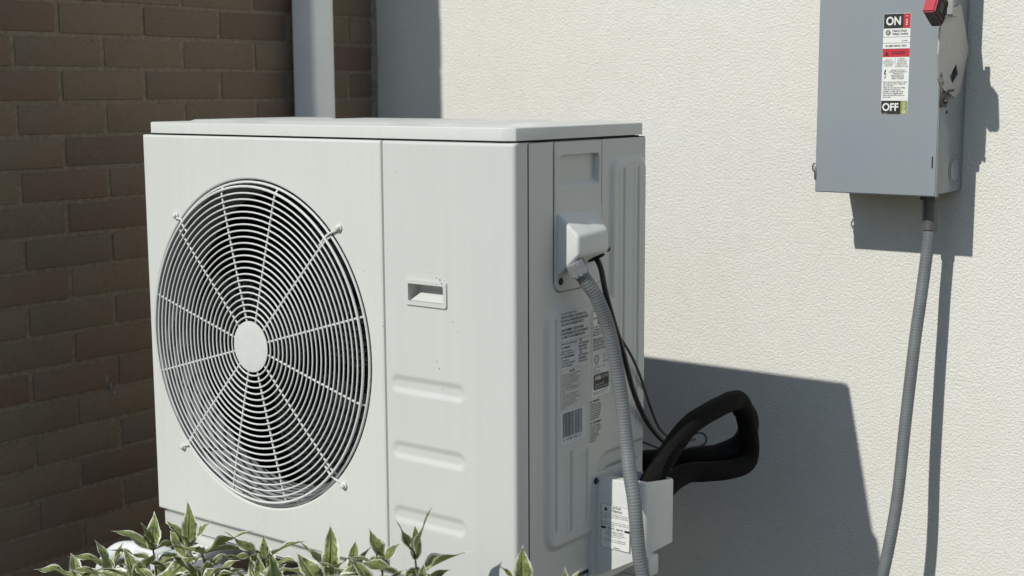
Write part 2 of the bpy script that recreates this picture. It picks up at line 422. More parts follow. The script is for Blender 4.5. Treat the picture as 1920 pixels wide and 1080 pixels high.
for A, B in zip(sl, sl[1:]):
    for k in range(3): bm.faces.new((A[k], A[k+1], B[k+1], B[k]))
obj('sealant_bead', bm, M_SEAL, bw, smooth=True)

# old paint smears and drips on the bricks
M_SMEAR = plain('old_paint_smear', (.20, .21, .21), .9, var=.3)
rs_ = random.Random(8)
for name, y, z, w_, h_ in (('paint_smear', .148, .192, .006, .017), ('paint_smear', .158, .172, .005, .012), ('paint_smear', .166, .158, .004, .009), ('mortar_drip', .150, .055, .003, .003), ('mortar_drip', -.075, .085, .003, .002), ('mortar_drip', .02, .105, .003, .003), ('mortar_drip', .02, -.115, .003, .003), ('mortar_drip', .155, .93, .002, .003)):
    bm = bmesh.new(); n = 9; lo = [(y+w_*rs_.uniform(.5, 1)*math.cos(2*math.pi*i/n), z+h_*rs_.uniform(.5, 1)*math.sin(2*math.pi*i/n)) for i in range(n)]
    A = [bm.verts.new((XB+.0005, a, b)) for a, b in lo]; B = [bm.verts.new((XB+.0024, y+(a-y)*.8, z+(b-z)*.8)) for a, b in lo]
    bm.faces.new(B)
    for k in range(n): bm.faces.new((A[k], A[(k+1) % n], B[(k+1) % n], B[k]))
    obj(name, bm, M_SMEAR, bw)

# downspout
ds = empty('downspout', (-.30, .76, GZ), 'white square metal downspout fixed to the brick wall near the corner', 'downspout')
def rrect(x0, x1, y0, y1, rad, n=4):
    q = []
    for cx, cy, a0 in ((x1-rad, y1-rad, 0), (x0+rad, y1-rad, 90), (x0+rad, y0+rad, 180), (x1-rad, y0+rad, 270)):
        for k in range(n+1):
            a = R(a0+90*k/n); q.append((cx+rad*math.cos(a), cy+rad*math.sin(a)))
    return q
bm = bmesh.new(); add_prism(bm, rrect(-.340, -.261, .722, .799, .013), 2, GZ+.06, 2.3); obj('spout_pipe', bm, M_SPOUT, ds, angle=50)
for z in (0.30, 1.35):
    bm = bmesh.new(); add_box(bm, (-.3535, .70, z), (-.3515, .82, z+.03)); add_box(bm, (-.3515, .7215, z), (-.2600, .7225, z+.03)); add_box(bm, (-.2612, .7225, z), (-.2600, .800, z+.03))
    add_box(bm, (-.3515, .7985, z), (-.2612, .800, z+.03)); obj('strap', bm, M_SPOUT, ds)

# ================================================================ OUTDOOR UNIT
H, D, XR, S1, CH = 0.74, 0.39244, 0.88837, 0.61849, 0.80938
ac = empty('air_conditioner', (.44, .2, -.055), 'large off-white outdoor air conditioner with a round wire fan guard', 'air conditioner')
FC = (0.3003, 0.3615); RO = 0.3020; EX, EZ = 0.953, 1.010      # the opening is a touch taller than wide
# front panel with the round opening
N_ = 128
angs = [2*math.pi*k/N_ for k in range(N_)]
corner_pts = [(0, 0), (S1-.0012, 0), (S1-.0012, H), (0, H)]
for cx, cz in corner_pts: angs.append(math.atan2(cz-FC[1], cx-FC[0]) % (2*math.pi))
angs = sorted(set(round(a, 6) for a in angs))
def rect_pt(a, ins):
    c, s = math.cos(a), math.sin(a); t = 1e9
    x0, x1, z0, z1 = ins, S1-.0012-ins, ins, H-ins
    if c > 1e-9: t = min(t, (x1-FC[0])/c)
    if c < -1e-9: t = min(t, (x0-FC[0])/c)
    if s > 1e-9: t = min(t, (z1-FC[1])/s)
    if s < -1e-9: t = min(t, (z0-FC[1])/s)
    return FC[0]+c*t, FC[1]+s*t
loops = []
for ins, y in ((0, .034), (0, .004), (.0012, .0012), (.004, 0)):
    loops.append([(*rect_pt(a, ins), y) for a in angs])
for rr, y in ((RO+.002, 0), (RO, .0008), (RO-.0015, .003), (RO-.003, .010), (RO-.004, .024)):
    lp = []
    for a in angs:
        x, z = FC[0]+EX*rr*math.cos(a), FC[1]+EZ*rr*math.sin(a)
        xl, zl = rect_pt(a, .004)
        if (x-FC[0])**2+(z-FC[1])**2 > (xl-FC[0])**2+(zl-FC[1])**2:      # opening runs close to the sheet's left edge
            k = 0.985; x, z = FC[0]+(xl-FC[0])*k, FC[1]+(zl-FC[1])*k
        lp.append((x, z, y))
    loops.append(lp)
bm = bmesh.new(); vl = [[bm.verts.new((p[0], p[2], p[1])) for p in lp] for lp in loops]
for A, B in zip(vl, vl[1:]):
    n = len(A)
    for k in range(n): bm.faces.new((A[k], A[(k+1) % n], B[(k+1) % n], B[k]))
obj('front_panel', bm, M_FRONT, ac, angle=14)
# bell mouth behind the opening
def lathe(name, prof, mat, parent, seg=96):
    bm = bmesh.new(); rg = [[bm.verts.new((FC[0]+rr*math.cos(2*math.pi*k/seg), y, FC[1]+rr*math.sin(2*math.pi*k/seg))) for k in range(seg)] for rr, y in prof]
    for A, B in zip(rg, rg[1:]):
        for k in range(seg): bm.faces.new((A[k], A[(k+1) % seg], B[(k+1) % seg], B[k]))
    return obj(name, bm, mat, parent, smooth=True)
lathe('bell_mouth', [(.2965, .0245), (.290, .034), (.282, .050), (.278, .066), (.277, .088)], M_BELL, ac)
# fan
fan = disc('fan', (FC[0], .135, FC[1]), (0, -1, 0), .062, .055, M_FAN, ac, 32, .006)
for b in range(3):
    V = []; F = []; a0 = R(38+120*b); nr, na = 10, 12
    for i in range(nr+1):
        t = i/nr; rr = .055+.212*t; sweep = R(34)*t**1.3; wid = R(74-6*t) if t > 0 else R(70)
        for j in range(na+1):
            q = j/na; a = a0+sweep+wid*(q-.5)*(1-.12*t)
            y = .080+.062*q-.016*math.sin(math.pi*q)-.010*t
            V.append((FC[0]+rr*math.cos(a), y, FC[1]+rr*math.sin(a)))
    for i in range(nr):
        for j in range(na):
            k = i*(na+1)+j; F.append((k, k+1, k+na+2, k+na+1))
    obj_py('blade', V, F, M_FAN, fan)
# interior and cabinet
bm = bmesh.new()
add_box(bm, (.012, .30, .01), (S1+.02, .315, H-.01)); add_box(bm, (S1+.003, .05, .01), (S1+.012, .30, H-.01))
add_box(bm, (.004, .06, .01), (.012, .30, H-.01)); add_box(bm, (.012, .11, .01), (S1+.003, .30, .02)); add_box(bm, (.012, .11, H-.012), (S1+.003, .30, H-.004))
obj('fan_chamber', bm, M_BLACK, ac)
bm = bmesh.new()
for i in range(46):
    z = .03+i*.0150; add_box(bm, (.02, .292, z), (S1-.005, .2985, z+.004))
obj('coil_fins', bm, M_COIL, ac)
bm = bmesh.new(); add_box(bm, (0, .035, 0), (.0022, D, H)); obj('left_panel', bm, M_ENAMEL, ac)
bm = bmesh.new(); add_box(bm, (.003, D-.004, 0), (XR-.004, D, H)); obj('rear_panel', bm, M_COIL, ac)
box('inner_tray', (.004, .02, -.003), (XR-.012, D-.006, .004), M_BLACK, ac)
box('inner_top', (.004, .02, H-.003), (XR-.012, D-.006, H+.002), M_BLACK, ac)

# fan guard: rings, spokes, hub plate, clips
gd_prof = lambda rr: -.0110+.0006*max(0, (rr-.10)/.19)**2*4
guard = disc('fan_guard', (FC[0], -.0110, FC[1]), (0, -1, 0), .0465, .0022, M_GUARD, ac, 48, .0004)
radii = [.0535+i*.01115 for i in range(21)]+[.2880, .2955]
def ring_mesh(rr, y, w):
    n = 96 if rr > .12 else 64
    bm = bmesh.new(); add_tube(bm, [(FC[0]+rr*math.cos(2*math.pi*k/n), y, FC[1]+rr*math.sin(2*math.pi*k/n)) for k in range(n)], w, 7, closed=True)
    return bm
for i, rr in enumerate(radii):
    y = gd_prof(rr) if i < 21 else (-.0075 if i == 21 else .0015)
    obj('guard_ring', ring_mesh(rr, y, .00175 if i < 21 else .0026), M_GUARD, guard, smooth=True)
for k in range(12):
    a = R(15.5+30*k); c, s = math.cos(a), math.sin(a)
    P = [(FC[0]+q*c, y+.0026, FC[1]+q*s) for q, y in ((.040, -.011), (.16, -.0108), (.262, -.0090), (.284, -.0075), (.2925, -.003), (.2965, .0005))]
    tube('spoke', smooth_path(P, 4), .0021, M_GUARD, guard, 7)
def squash(o):
    for q in [o]+list(o.children):
        for v in q.data.vertices: v.co.x = FC[0]+(v.co.x-FC[0])*EX; v.co.z = FC[1]+(v.co.z-FC[1])*EZ
    for q in o.children: squash_children(q)
def squash_children(o):
    for q in o.children: squash(q)
for q in [c for c in ac.children if c.name.split('.')[0] in ('fan_guard', 'fan', 'bell_mouth')]: squash(q)
for x, z in ((.092, .589), (.519, .590), (.086, .138), (.517, .136)):
    a = math.atan2(z-FC[1], x-FC[0]); c, s = math.cos(a), math.sin(a)
    bm = bmesh.new()
    P = smooth_path([(FC[0]+EX*.268*c, -.0065, FC[1]+EZ*.268*s), (FC[0]+EX*.287*c, -.0068, FC[1]+EZ*.287*s), (FC[0]+EX*.297*c, -.003, FC[1]+EZ*.297*s), (x-.006*c, -.003, z-.006*s), (x, -.003, z)], 4)
    add_tube(bm, P, .0022, 7); add_disc(bm, (x, -.0002, z), (0, -1, 0), .0068, .0035, 16, .001); add_disc(bm, (x, -.0035, z), (0, -1, 0), .0045, .004, 12, .001)
    obj('mounting_clip', bm, M_GUARD, guard, angle=40)

# service panel (right part of the front, with pressed ribs and the corner bend)
st = 0.0016
xs = list(np.arange(S1+.005, CH-.001, st)); zs = list(np.arange(0.006, H-.005, st))
cross = [(S1+.0012, .020, 0), (S1+.0012, .004, 0), (S1+.0016, .0016, 0), (S1+.003, .0003, 0)]+[(x, 0, 1) for x in xs]+[(CH, 0, 1), (CH+.001, .0001, 0), (.8800, .0066, 0), (.8835, .0072, 0), (.8862, .0088, 0), (.8878, .0112, 0), (.8884, .0145, 0), (.8888, .0394, 0), (.882, .0405, 0)]
rows = [(0.0, .020), (0.0, .004), (.0012, .0012), (.004, 0)]+[(z, 0) for z in zs]+[(H-.004, 0), (H-.0012, .0012), (H, .004), (H, .02)]
X, Z = np.meshgrid(np.array(xs+[CH]), np.array(zs))
dd = np.zeros_like(X)
for zc, tilt in ((.336, 0), (.2225, 0), (.110, 0)):
    dd += .0028*emb(sdf(X, Z, .636, .787, zc-.0115, zc+.0105, .0105), .013)
dd += .024*emb(sdf(X, Z, .6745, .7505, .479, .508, .003), .004)*(1-.80*sm((.494-Z)/.015)*0)
base = dd.copy()
V = []; F = []
nc = len(cross); i0 = 4; j0 = 4
for j, (z, yo) in enumerate(rows):
    for i, (x, y, fl) in enumerate(cross):
        yy = max(y, yo) if i < i0 else y+yo
        if fl and 0 <= j-j0 < dd.shape[0]: yy += dd[j-j0, i-i0]
        V.append((x, yy, z))
for j in range(len(rows)-1):
    for i in range(nc-1):
        a = j*nc+i; F.append((a, a+1, a+nc+1, a+nc))
sp = obj_py('service_panel', V, F, M_ENAMEL, ac)
sp.data.set_sharp_from_angle(angle=R(40))
# pull handle set into it: frame and sloping floor
hp = bmesh.new()
fo = [(x, z) for x, z in rrect(.668, .757, .4715, .5155, .004)]; fi = rrect(.675, .750, .479, .508, .002)
A = [hp.verts.new((x, -.0004, z)) for x, z in fo]; B = [hp.verts.new((FC[0]*0+x+(.0008 if x < .71 else -.0008), -.0030, z+(.0008 if z < .49 else -.0008))) for x, z in fo]
C = [hp.verts.new((x, -.0030, z)) for x, z in fi]; E = [hp.verts.new((x, .004, z)) for x, z in fi]
for P, Q in ((A, B), (B, C), (C, E)):
    n = len(P)
    for k in range(n): hp.faces.new((P[k], P[(k+1) % n], Q[(k+1) % n], Q[k]))
hf = obj('pull_handle', hp, M_ENAMEL, sp, angle=30)
bm = bmesh.new()
vs = [bm.verts.new(p) for p in ((.676, .002, .4795), (.749, .002, .4795), (.749, .0225, .4955), (.690, .0225, .4955))]
bm.faces.new(vs); obj('handle_floor', bm, M_ENAMEL, sp)

rc_ = random.Random(5); bm = bmesh.new()
for x, z, q in ((.735, .5205, .0016), (.742, .5178, .0024), (.748, .5135, .0018), (.7365, .5105, .0013), (.7505, .517, .0012), (.722, .529, .0010), (.713, .540, .0009), (.768, .452, .0015), (.778, .437, .0013), (.728, .421, .0010), (.733, .383, .0014), (.738, .372, .0016), (.744, .339, .0012), (.651, .690, .0012), (.545, .700, .0011), (.575, .520, .0012), (.598, .470, .0012), (.63, .56, .0008), (.70, .63, .0009), (.40, .715, .0009), (.30, .03, .0014), (.48, .045, .0010), (.20, .71, .0009), (.05, .61, .0010), (.555, .205, .0011), (.50, .66, .0013)):
    yq = -.0034 if .668 < x < .757 and .4715 < z < .5155 else -.0004
    k = 7; bm.faces.new([bm.verts.new((x+q*.7*rc_.uniform(.5, 1)*math.cos(2*math.pi*i/k), yq, z+q*.7*rc_.uniform(.6, 1.5)*math.sin(2*math.pi*i/k))) for i in range(k)])
tag(obj('paint_chips', bm, plain('chip_dark', (.10, .09, .08), .8), ac), kind='stuff')
# side panel: one pressed sheet
st = 0.0016
ys = np.arange(.0432, D-.001, st); zz = np.arange(.0015, H-.0005, st)
Y, Z = np.meshgrid(ys, zz)
rear = sdf(Y, Z, .277, .386, .20, .704, .022); low = sdf(Y, Z, .086, .386, .066, .470, .030)
un = np.minimum(rear, low)
h = .0058*emb(un, .014)
h -= .0015*emb(un, .030)*0
rec = sdf(Y, Z, .236, .60, -.3, .198, .030); h *= 1-emb(rec, .010)
h -= .003*emb(sdf(Y, Z, .256, .372, -.1, .172, .02), .006)
for yc, za, zb in ((.1085, .095, .452), (.311, .228, .688), (.357, .228, .688), (.152, .085, .224), (.199, .085, .217)):
    h -= .0030*emb(sdf(Y, Z, yc-.0035, yc+.0035, za, zb, .0034), .004)
    h += .0012*emb(sdf(Y, Z, yc-.014, yc-.0035, za, zb, .005), .008)
h -= .009*emb(sdf(Y, Z, .1105, .2490, .4955, .80, .018), .0022)
h -= .004*sm((Y-(D-.004))/.003)
V = np.stack([XR+h, Y, Z], -1).reshape(-1, 3); nr, nc = Y.shape
idx = np.arange(nr*nc).reshape(nr, nc)
F = np.stack([idx[:-1, :-1], idx[:-1, 1:], idx[1:, 1:], idx[1:, :-1]], -1).reshape(-1, 4).tolist()
side = obj_py('side_panel', V, F, M_ENAMEL, ac)
# wiring access cover set in the side, with grip recess
ys = np.arange(.1115, .2482, .0013); zz = np.arange(.4965, H-.001, .0013); Y, Z = np.meshgrid(ys, zz)
h = np.full(Y.shape, .0012)
h -= .055*emb(sdf(Y, Z, .1265, .2385, .664, .7150, .006), .0040)*(.38*np.clip((Z-.664)/.024, 0, 1)+.62*sm((Z-.686)/.006))
h += .0010*emb(sdf(Y, Z, .121, .262, .49, .632, .012), .012)
dd = sdf(Y, Z, .1115, .2482, .4965, .80, .017); h = np.where(dd > 0.0003, -.012, h-.0012*sm((dd+.0025)/.0025))
V = np.stack([XR+h, Y, Z], -1).reshape(-1, 3); nr, nc = Y.shape; idx = np.arange(nr*nc).reshape(nr, nc)
F = np.stack([idx[:-1, :-1], idx[:-1, 1:], idx[1:, 1:], idx[1:, :-1]], -1).reshape(-1, 4).tolist()
acc = obj_py('access_cover', V, F, M_ENAMEL, ac); acc.data.set_sharp_from_angle(angle=R(55))
screw((XR+.002, .1275, .513), (1, 0, 0), .0042, acc, M_DARKMETAL)
# hood over the cable entry
hood = bmesh.new()
b0 = [(.8895, .1185, .520), (.8895, .1185, .626), (.8895, .236, .622), (.8895, .238, .536)]
o0 = [(.930, .1205, .558), (.930, .1205, .590), (.930, .2065, .594), (.930, .2065, .5585)]
bo = [hood.verts.new(p) for p in b0]; oo = [hood.verts.new(p) for p in o0]
for k in (0, 1, 2): hood.faces.new((bo[k], bo[k+1], oo[k+1], oo[k]))
hood.faces.new(oo); hood.faces.new((bo[3], bo[0], oo[0], oo[3]))
bmesh.ops.bevel(hood, geom=[e for e in hood.edges if not (e.verts[0] in bo and e.verts[1] in bo)], offset=.0055, segments=4, affect='EDGES', profile=.5)
obj('cable_hood', hood, M_COVER, acc, angle=60)
bm = bmesh.new(); add_disc(bm, (.905, .205, .5465), (.45, .05, -.9), .017, .004, 20); obj('cable_grommet', bm, M_RUBBER, acc, angle=40)
screw((.9165, .2285, .5575), (.6, .5, -.5), .0036, acc, M_DARKMETAL)

# lid
lp = [(.020, D-.004), (.010, D-.010), (.006, D-.022), (.006, .019), (.022, .004), (.860, .004), (.868, .0055), (.8845, .0150), (.8862, .0190), (.8862, D-.013), (.883, D-.006), (.876, D-.003)]
bm = bmesh.new(); fs = add_prism(bm, lp, 2, H+.0035, H+.0240)
top = [e for e in bm.edges if all(v.co.z > H+.02 for v in e.verts)]
bmesh.ops.bevel(bm, geom=top, offset=.0022, segments=3, affect='EDGES', profile=.5)
lid = obj('lid', bm, M_FRONT, ac, angle=35)
box('lid_gasket', (.012, .012, H-.0005), (.868, D-.008, H+.0037), M_BLACK, ac)
for x0, x1, y0, y1 in ((.06, .20, .05, .34), (.27, .60, .05, .34), (.66, .74, .05, .34), (.80, .868, .09, .36)):
    bm = bmesh.new(); q = rrect(x0, x1, y0, y1, .02); q2 = rrect(x0+.012, x1-.012, y0+.012, y1-.012, .014)
    A = [bm.verts.new((x, y, H+.0237)) for x, y in q]; B = [bm.verts.new((x, y, H+.0282)) for x, y in q2]
    n = len(A); bm.faces.new(B)
    for k in range(n): bm.faces.new((A[k], A[(k+1) % n], B[(k+1) % n], B[k]))
    obj('lid_ridge', bm, M_FRONT, lid, angle=50)
# base pan and feet
pan = [(.005, D-.004), (.003, .013), (.016, .004), (.870, .006), (.886, .016), (.886, D-.004)]
bm = bmesh.new(); add_prism(bm, pan, 2, -.040, -.0075); bmesh.ops.bevel(bm, geom=[e for e in bm.edges if all(v.co.z < -.03 for v in e.verts)], offset=.008, segments=2, affect='EDGES')
obj('base_pan', bm, M_ENAMEL, ac, angle=35)
bm = bmesh.new(); add_box(bm, (.012, .012, -.0076), (.872, D-.01, 0.0)); obj('pan_gap', bm, M_ENAMEL, ac)
for x in (.13, .745): box('foot', (x-.03, .006, -.055), (x+.03, D-.006, -.0395), M_ENAMEL, ac, .002)

# print on the side sheet
US, VS = (0, 1, 0), (0, 0, 1); XL = XR+.0060
def slab(y0, z1, w, h_, mat, name, rad=.002):
    return plate(name, (XL, y0, z1), US, VS, w, h_, mat, ac, .0003, 0.0, rad)
l1 = slab(.120, .4625, .085, .0945, M_SILVER, 'notice_label')
def T(par, body, y, z, w, h_, mat=M_INKGREY, bold=.012, **k): return flat_text(body, (XL+.0003, y, z), US, VS, w, h_, mat, par, bold=bold, res=1, lift=.0003, **k)
T(l1, 'DO NOT OPERATE UNIT', .1225, .4610, .044, .0030)
T(l1, 'WITHOUT PANELS. DISCONNECT ALL\nELECTRICAL POWER BEFORE SERVICING\nEXPLOSION OR FIRE MAY RESULT', .1225, .4560, .078, .0165, bold=.02)
T(l1, 'AVERTISSEMENT : NE PAS FAIRE\nFONCTIONNER SANS LES PANNEAUX\nCOUPER TOUTE ALIMENTATION', .1225, .4345, .079, .0165, bold=.02)
bars('rule', [(0, .0490, .085, .0494)], US, VS, (XL+.0003, .120, .4625), M_INKGREY, l1, .0003)
T(l1, 'SERVICE TECHNICIANS', .1225, .4110, .046, .0032)
T(l1, 'WARNING', .1290, .4050, .020, .0034, M_INK, .03)
T(l1, 'LIVE PARTS\nDISCONNECT', .1225, .3985, .040, .0075)
T(l1, 'AVERTISSEMENT', .1290, .3890, .032, .0034, M_INK, .03)
T(l1, 'COUPER LE\nCOURANT AVANT\nTOUT TRAVAIL', .1225, .3830, .040, .0130)
T(l1, 'HIGH PRESSURE\nREFRIGERANT\nR-410A ONLY', .1730, .4060, .029, .0140)
T(l1, 'HAUTE PRESSION\nREFRIGERANT\nUTILISER R-410A', .1730, .3860, .029, .0140)
def warn_tri(par, y, z, s_):
    bm = bmesh.new(); o = Vector((XL+.0007, y, z))
    bm.faces.new([bm.verts.new(o+Vector((0, a*s_, b*s_))) for a, b in ((0, 0), (1, 0), (.5, .95))]); return obj('warning_symbol', bm, M_INK, par)
warn_tri(l1, .1225, .4015, .0045); warn_tri(l1, .1225, .3855, .0045); warn_tri(l1, .1765, .4078, .0052); warn_tri(l1, .1765, .3876, .0052)
l2 = slab(.2135, .4580, .0570, .1530, M_PAPER, 'rating_label')
bars('label_border', rule_frame(.053, .131), US, VS, (XL+.0003, .2155, .4560), M_INKGREY, l2, .0003)
T(l2, 'MODEL', .2175, .4540, .012, .003); T(l2, 'SERIAL', .2175, .4410, .012, .003)
bars('barcode', [(x, 0, x+w_, .0065) for x, w_ in ((0, .002), (.0035, .001), (.0055, .002), (.009, .003), (.0135, .001), (.016, .002))], US, VS, (XL+.0003, .2310, .4480), M_INK, l2, .0003)
bars('barcode', [(x, 0, x+w_, .0075) for x, w_ in ((0, .002), (.003, .003), (.007, .002), (.010, .003), (.0145, .001), (.017, .003), (.022, .002))], US, VS, (XL+.0003, .2305, .4360), M_INK, l2, .0003)
T(l2, 'POWER SUPPLY   208/230V\nCOMPRESSOR   RLA 1PH\nFAN MOTOR    FLA 60HZ\nMIN. CIRCUIT AMPACITY', .2175, .4260, .049, .0165)
bars('rule', [(0, q, .053, q+.0004) for q in (.0505, .0565, .0625, .0685, .0795)], US, VS, (XL+.0003, .2155, .4560), M_INKGREY, l2, .0003)
T(l2, 'REFRIGERANT  R410A\nFACTORY CHARGE\nDESIGN PRESSURE\nHIGH SIDE  LOW SIDE', .2175, .4045, .040, .0205)
bm = bmesh.new(); cc = Vector((XL+.0006, .2265, .3690))
for k in range(28):
    a, b = 2*math.pi*k/28, 2*math.pi*(k+1)/28
    bm.faces.new([bm.verts.new(cc+Vector((0, q*math.cos(t), q*math.sin(t)))) for q, t in ((.0052, a), (.0068, a), (.0068, b), (.0052, b))])
obj('listing_mark', bm, M_INK, l2)
T(l2, 'UL', .2243, .3715, .0044, .0050, M_INK, .03); T(l2, 'c', .2180, .3690, .0016, .0025); T(l2, 'US', .2340, .3690, .003, .0025)
T(l2, 'LISTED', .2215, .3610, .010, .0026, M_INK); T(l2, 'Heat pump\nunit', .2470, .3745, .017, .007); T(l2, 'MADE FOR', .2470, .3640, .015, .0026)
T(l2, 'CONFORMS TO UL STD\n1995\nCSA Std C22.2\nListed for outdoor use', .2175, .3560, .036, .0120)
ah = plate('rating_badge', (XL, .2185, .3425), US, VS, .046, .0265, M_INK, l2, .0005, .0003, .003)
flat_text('AHRI', (XL+.0008, .2215, .3400), US, VS, .018, .0072, M_PAPER, l2, bold=.03, res=1, lift=.0003)
flat_text('CERTIFIED', (XL+.0008, .2405, .3395), US, VS, .0225, .0050, M_SILVER, l2, bold=.0, res=1, lift=.0003)
flat_text('Unitary Small HP\nAHRI Standard 210/240', (XL+.0008, .2215, .3270), US, VS, .040, .0085, M_SILVER, l2, bold=.0, res=1, lift=.0003)
T(l2, 'Manufactured under license\nassembly R1 / carton', .2175, .3130, .044, .0060)
l3 = slab(.1215, .3650, .063, .0660, M_ENAMEL, 'note_label')
T(l3, 'NOTE', .1475, .3640, .013, .0036, M_INK, .03)
T(l3, '1. Have a licensed installer connect\nand test this unit before use\n2. Keep the coil and the fan guard\nclear of leaves, snow and plants\nand leave room for air to flow\nACCESS THIS SIDE\n3. Check the wiring diagram on the\ninside of the access panel before\nservice\n4. Use copper conductors only\nsized for the rated current\n5. Do not stand on or place things\non top of the outdoor unit\n6. Clean the coil twice a year\nwith plain water at low\npressure', .1235, .3590, .055, .0590, bold=.004)
l4 = slab(.1200, .2975, .0750, .0580, M_SILVER, 'barcode_label')
rr_ = random.Random(11); x = 0; bl = []
while x < .054:
    w_ = rr_.choice((.0008, .0012, .0018, .0026)); bl.append((x, 0, x+w_, .0410)); x += w_+rr_.choice((.0008, .0012, .0020))
bars('barcode', bl, US, VS, (XL+.0003, .1275, .2935), M_INKGREY, l4, .0003)
T(l4, '8  01747 0962  4', .1285, .2505, .050, .0045)
l5 = slab(.2075, .3005, .0375, .0750, M_ENAMEL, 'warning_strip')
T(l5, 'WARNING', .2160, .2995, .020, .0036, M_INK, .03); warn_tri(l5, .2095, .2958, .0042)
T(l5, 'ELECTRIC SHOCK\nCAN CAUSE DEATH\nTURN OFF POWER\nBEFORE OPENING\nTHIS COVER AND\nWAIT 5 MINUTES\nBEFORE WORK', .2095, .2935, .033, .0280)
T(l5, 'AVERTISSEMENT', .2160, .2620, .026, .0034, M_INK, .03); warn_tri(l5, .2095, .2585, .0042)
T(l5, 'CHOC ELECTRIQUE\nCOUPER LE COURANT\nAVANT D OUVRIR LE\nCOUVERCLE ET\nATTENDRE 5 MIN\nAVANT TOUT\nTRAVAIL ICI', .2095, .2560, .033, .0290)

# pipe cover low on the side
pc = bmesh.new()
def zb_(x): return -.016+max(0, (x-.893))/.093*.053
pl = [(.893, .228), (.930, .2285), (.962, .2295), (.976, .2325), (.983, .2385), (.986, .2470), (.9863, .290), (.986, .330), (.983, .337), (.976, .340), (.893, .345)]
def zt_(x, y): return .1640-.15*max(0, y-.245)
A = [pc.verts.new((x, y, zb_(x))) for x, y in pl]; A2 = [pc.verts.new((x, y, zt_(x, y)-.004)) for x, y in pl]
cxm, cym = .930, .288
B = [pc.verts.new((x+(cxm-x)*.02, y+(cym-y)*.03, zt_(x, y))) for x, y in pl]; B2 = [pc.verts.new((x+(cxm-x)*.12, y+(cym-y)*.07, zt_(x, y)-.001)) for x, y in pl]
B3 = [pc.verts.new((x+(cxm-x)*.12, y+(cym-y)*.07, zb_(x)+.01)) for x, y in pl]
for P, Q in ((A, A2), (A2, B), (B, B2), (B2, B3)):
    for k in range(len(P)-1): pc.faces.new((P[k], P[k+1], Q[k+1], Q[k]))
pc.faces.new(A)
pco = obj('pipe_cover', pc, M_COVER, ac, angle=40)
fl = rrect(.2150, .375, -.030, .1690, .012)
bm = bmesh.new(); add_prism(bm, fl, 0, XR-.001, XR+.0085); bmesh.ops.bevel(bm, geom=[e for e in bm.edges if all(v.co.x > XR for v in e.verts)], offset=.002, segments=2, affect='EDGES')
obj('cover_flange', bm, M_COVER, pco, angle=40)
screw((XR+.0085, .2230, .1575), (1, 0, 0), .0042, pco, M_DARKMETAL)
prism('top_lip', [(.962, .238), (.9845, .243), (.9845, .333), (.962, .336)], 2, .1420, .1440, M_COVER, pco)
prism('top_plate', [(.905, .2300), (.984, .2390), (.9845, .256), (.905, .252)], 2, .1600, .1622, M_COVER, pco, .0008)
UC, VC, YC = (1, 0, 0), (0, 0, 1), .2284
cl = plate('caution_label', (.9055, YC-.0004, .1190), UC, (0, 0, 1), .0580, .0780, M_PAPER, pco, .0003, -.0004+.0008, .003)
YT = YC-.0012
def TC(body, x, z, w, h_, mat=M_INK, bold=.0, **k): return flat_text(body, (x, YT, z), UC, VC, w, h_, mat, cl, bold=bold, res=1, lift=.0003, **k)
bars('label_border', rule_frame(.0575, .0775, .0004)+[(0, .0150, .0575, .0154)], UC, VC, (.90575, YT, .1188), M_INK, cl, .0003)
TC('CAUTION\nATTENTION', .9240, .1170, .024, .0105, bold=.01, align='CENTER')
bm = bmesh.new(); bm.faces.new([bm.verts.new(p) for p in ((.9115, YT-.0003, .1075), (.9190, YT-.0003, .1075), (.91525, YT-.0003, .1150))]); obj('warning_symbol', bm, M_INK, cl)
TC('To ensure correct Refrigerant Operating\nPressure, make sure valves are open before\noperating.', .9070, .1020, .055, .0090)
TC('Pour assurer la Pression de Service du\nRefrigerant, ouvrir les vannes avant de\nmettre en marche.', .9070, .0900, .055, .0090)
bars('stripe', [(0, 0, .010, .0040), (.0475, 0, .0575, .0040)], UC, VC, (.90575, YT, .0790), M_INK, cl, .0003)
TC('SERVICE   SERVICE', .9190, .0792, .031, .0036, bold=.01)
TC('Use only approved gauges\nRecover refrigerant before\nopening the system. Wear gloves\nand eye protection.', .9120, .0735, .044, .0115, align='CENTER')
TC('Recuperer le refrigerant\navant toute intervention', .9120, .0590, .044, .0055, align='CENTER')
TC('0150M04582', .9300, .0455, .014, .0025)

# ================================================================ PIPES AND CABLES
def wob(P, a, sc, seed):
    return [p+Vector((noise.noise(p*sc+Vector((seed, 0, 0))), noise.noise(p*sc+Vector((0, seed, 0))), noise.noise(p*sc+Vector((0, 0, seed)))))*a for p in P]
P = resample(smooth_path([(.940, .300, .080), (.945, .312, .132), (.952, .340, .162), (.952, .400, .198), (.953, .450, .2195), (.957, .520, .231), (.957, .595, .2360), (.954, .635, .228), (.951, .662, .200), (.952, .676, .160), (.955, .680, .120), (.955, .664, .098), (.945, .615, .095), (.932, .560, .101), (.915, .500, .108), (.920, .420, .101), (.930, .350, .075), (.932, .335, .03)], 8), .008)
tag(tube('insulated_pipe', wob(P, .0015, 9, 2), .0200, M_RUBBER, None, 18, rfun=lambda t, i: 0.0190+.0002*math.sin(i*.9)+.0006*noise.noise(Vector((i*.22, 3, 0)))), 'thick black foam-wrapped pipe bent into a raised loop behind the white cover', 'pipe')
P = resample(smooth_path([(.770, .47, .108), (.815, .50, .116), (.868, .575, .116), (.905, .635, .114), (.930, .685, .128), (.935, .712, .155), (.934, .705, .185), (.93, .69, .200)], 8), .008)
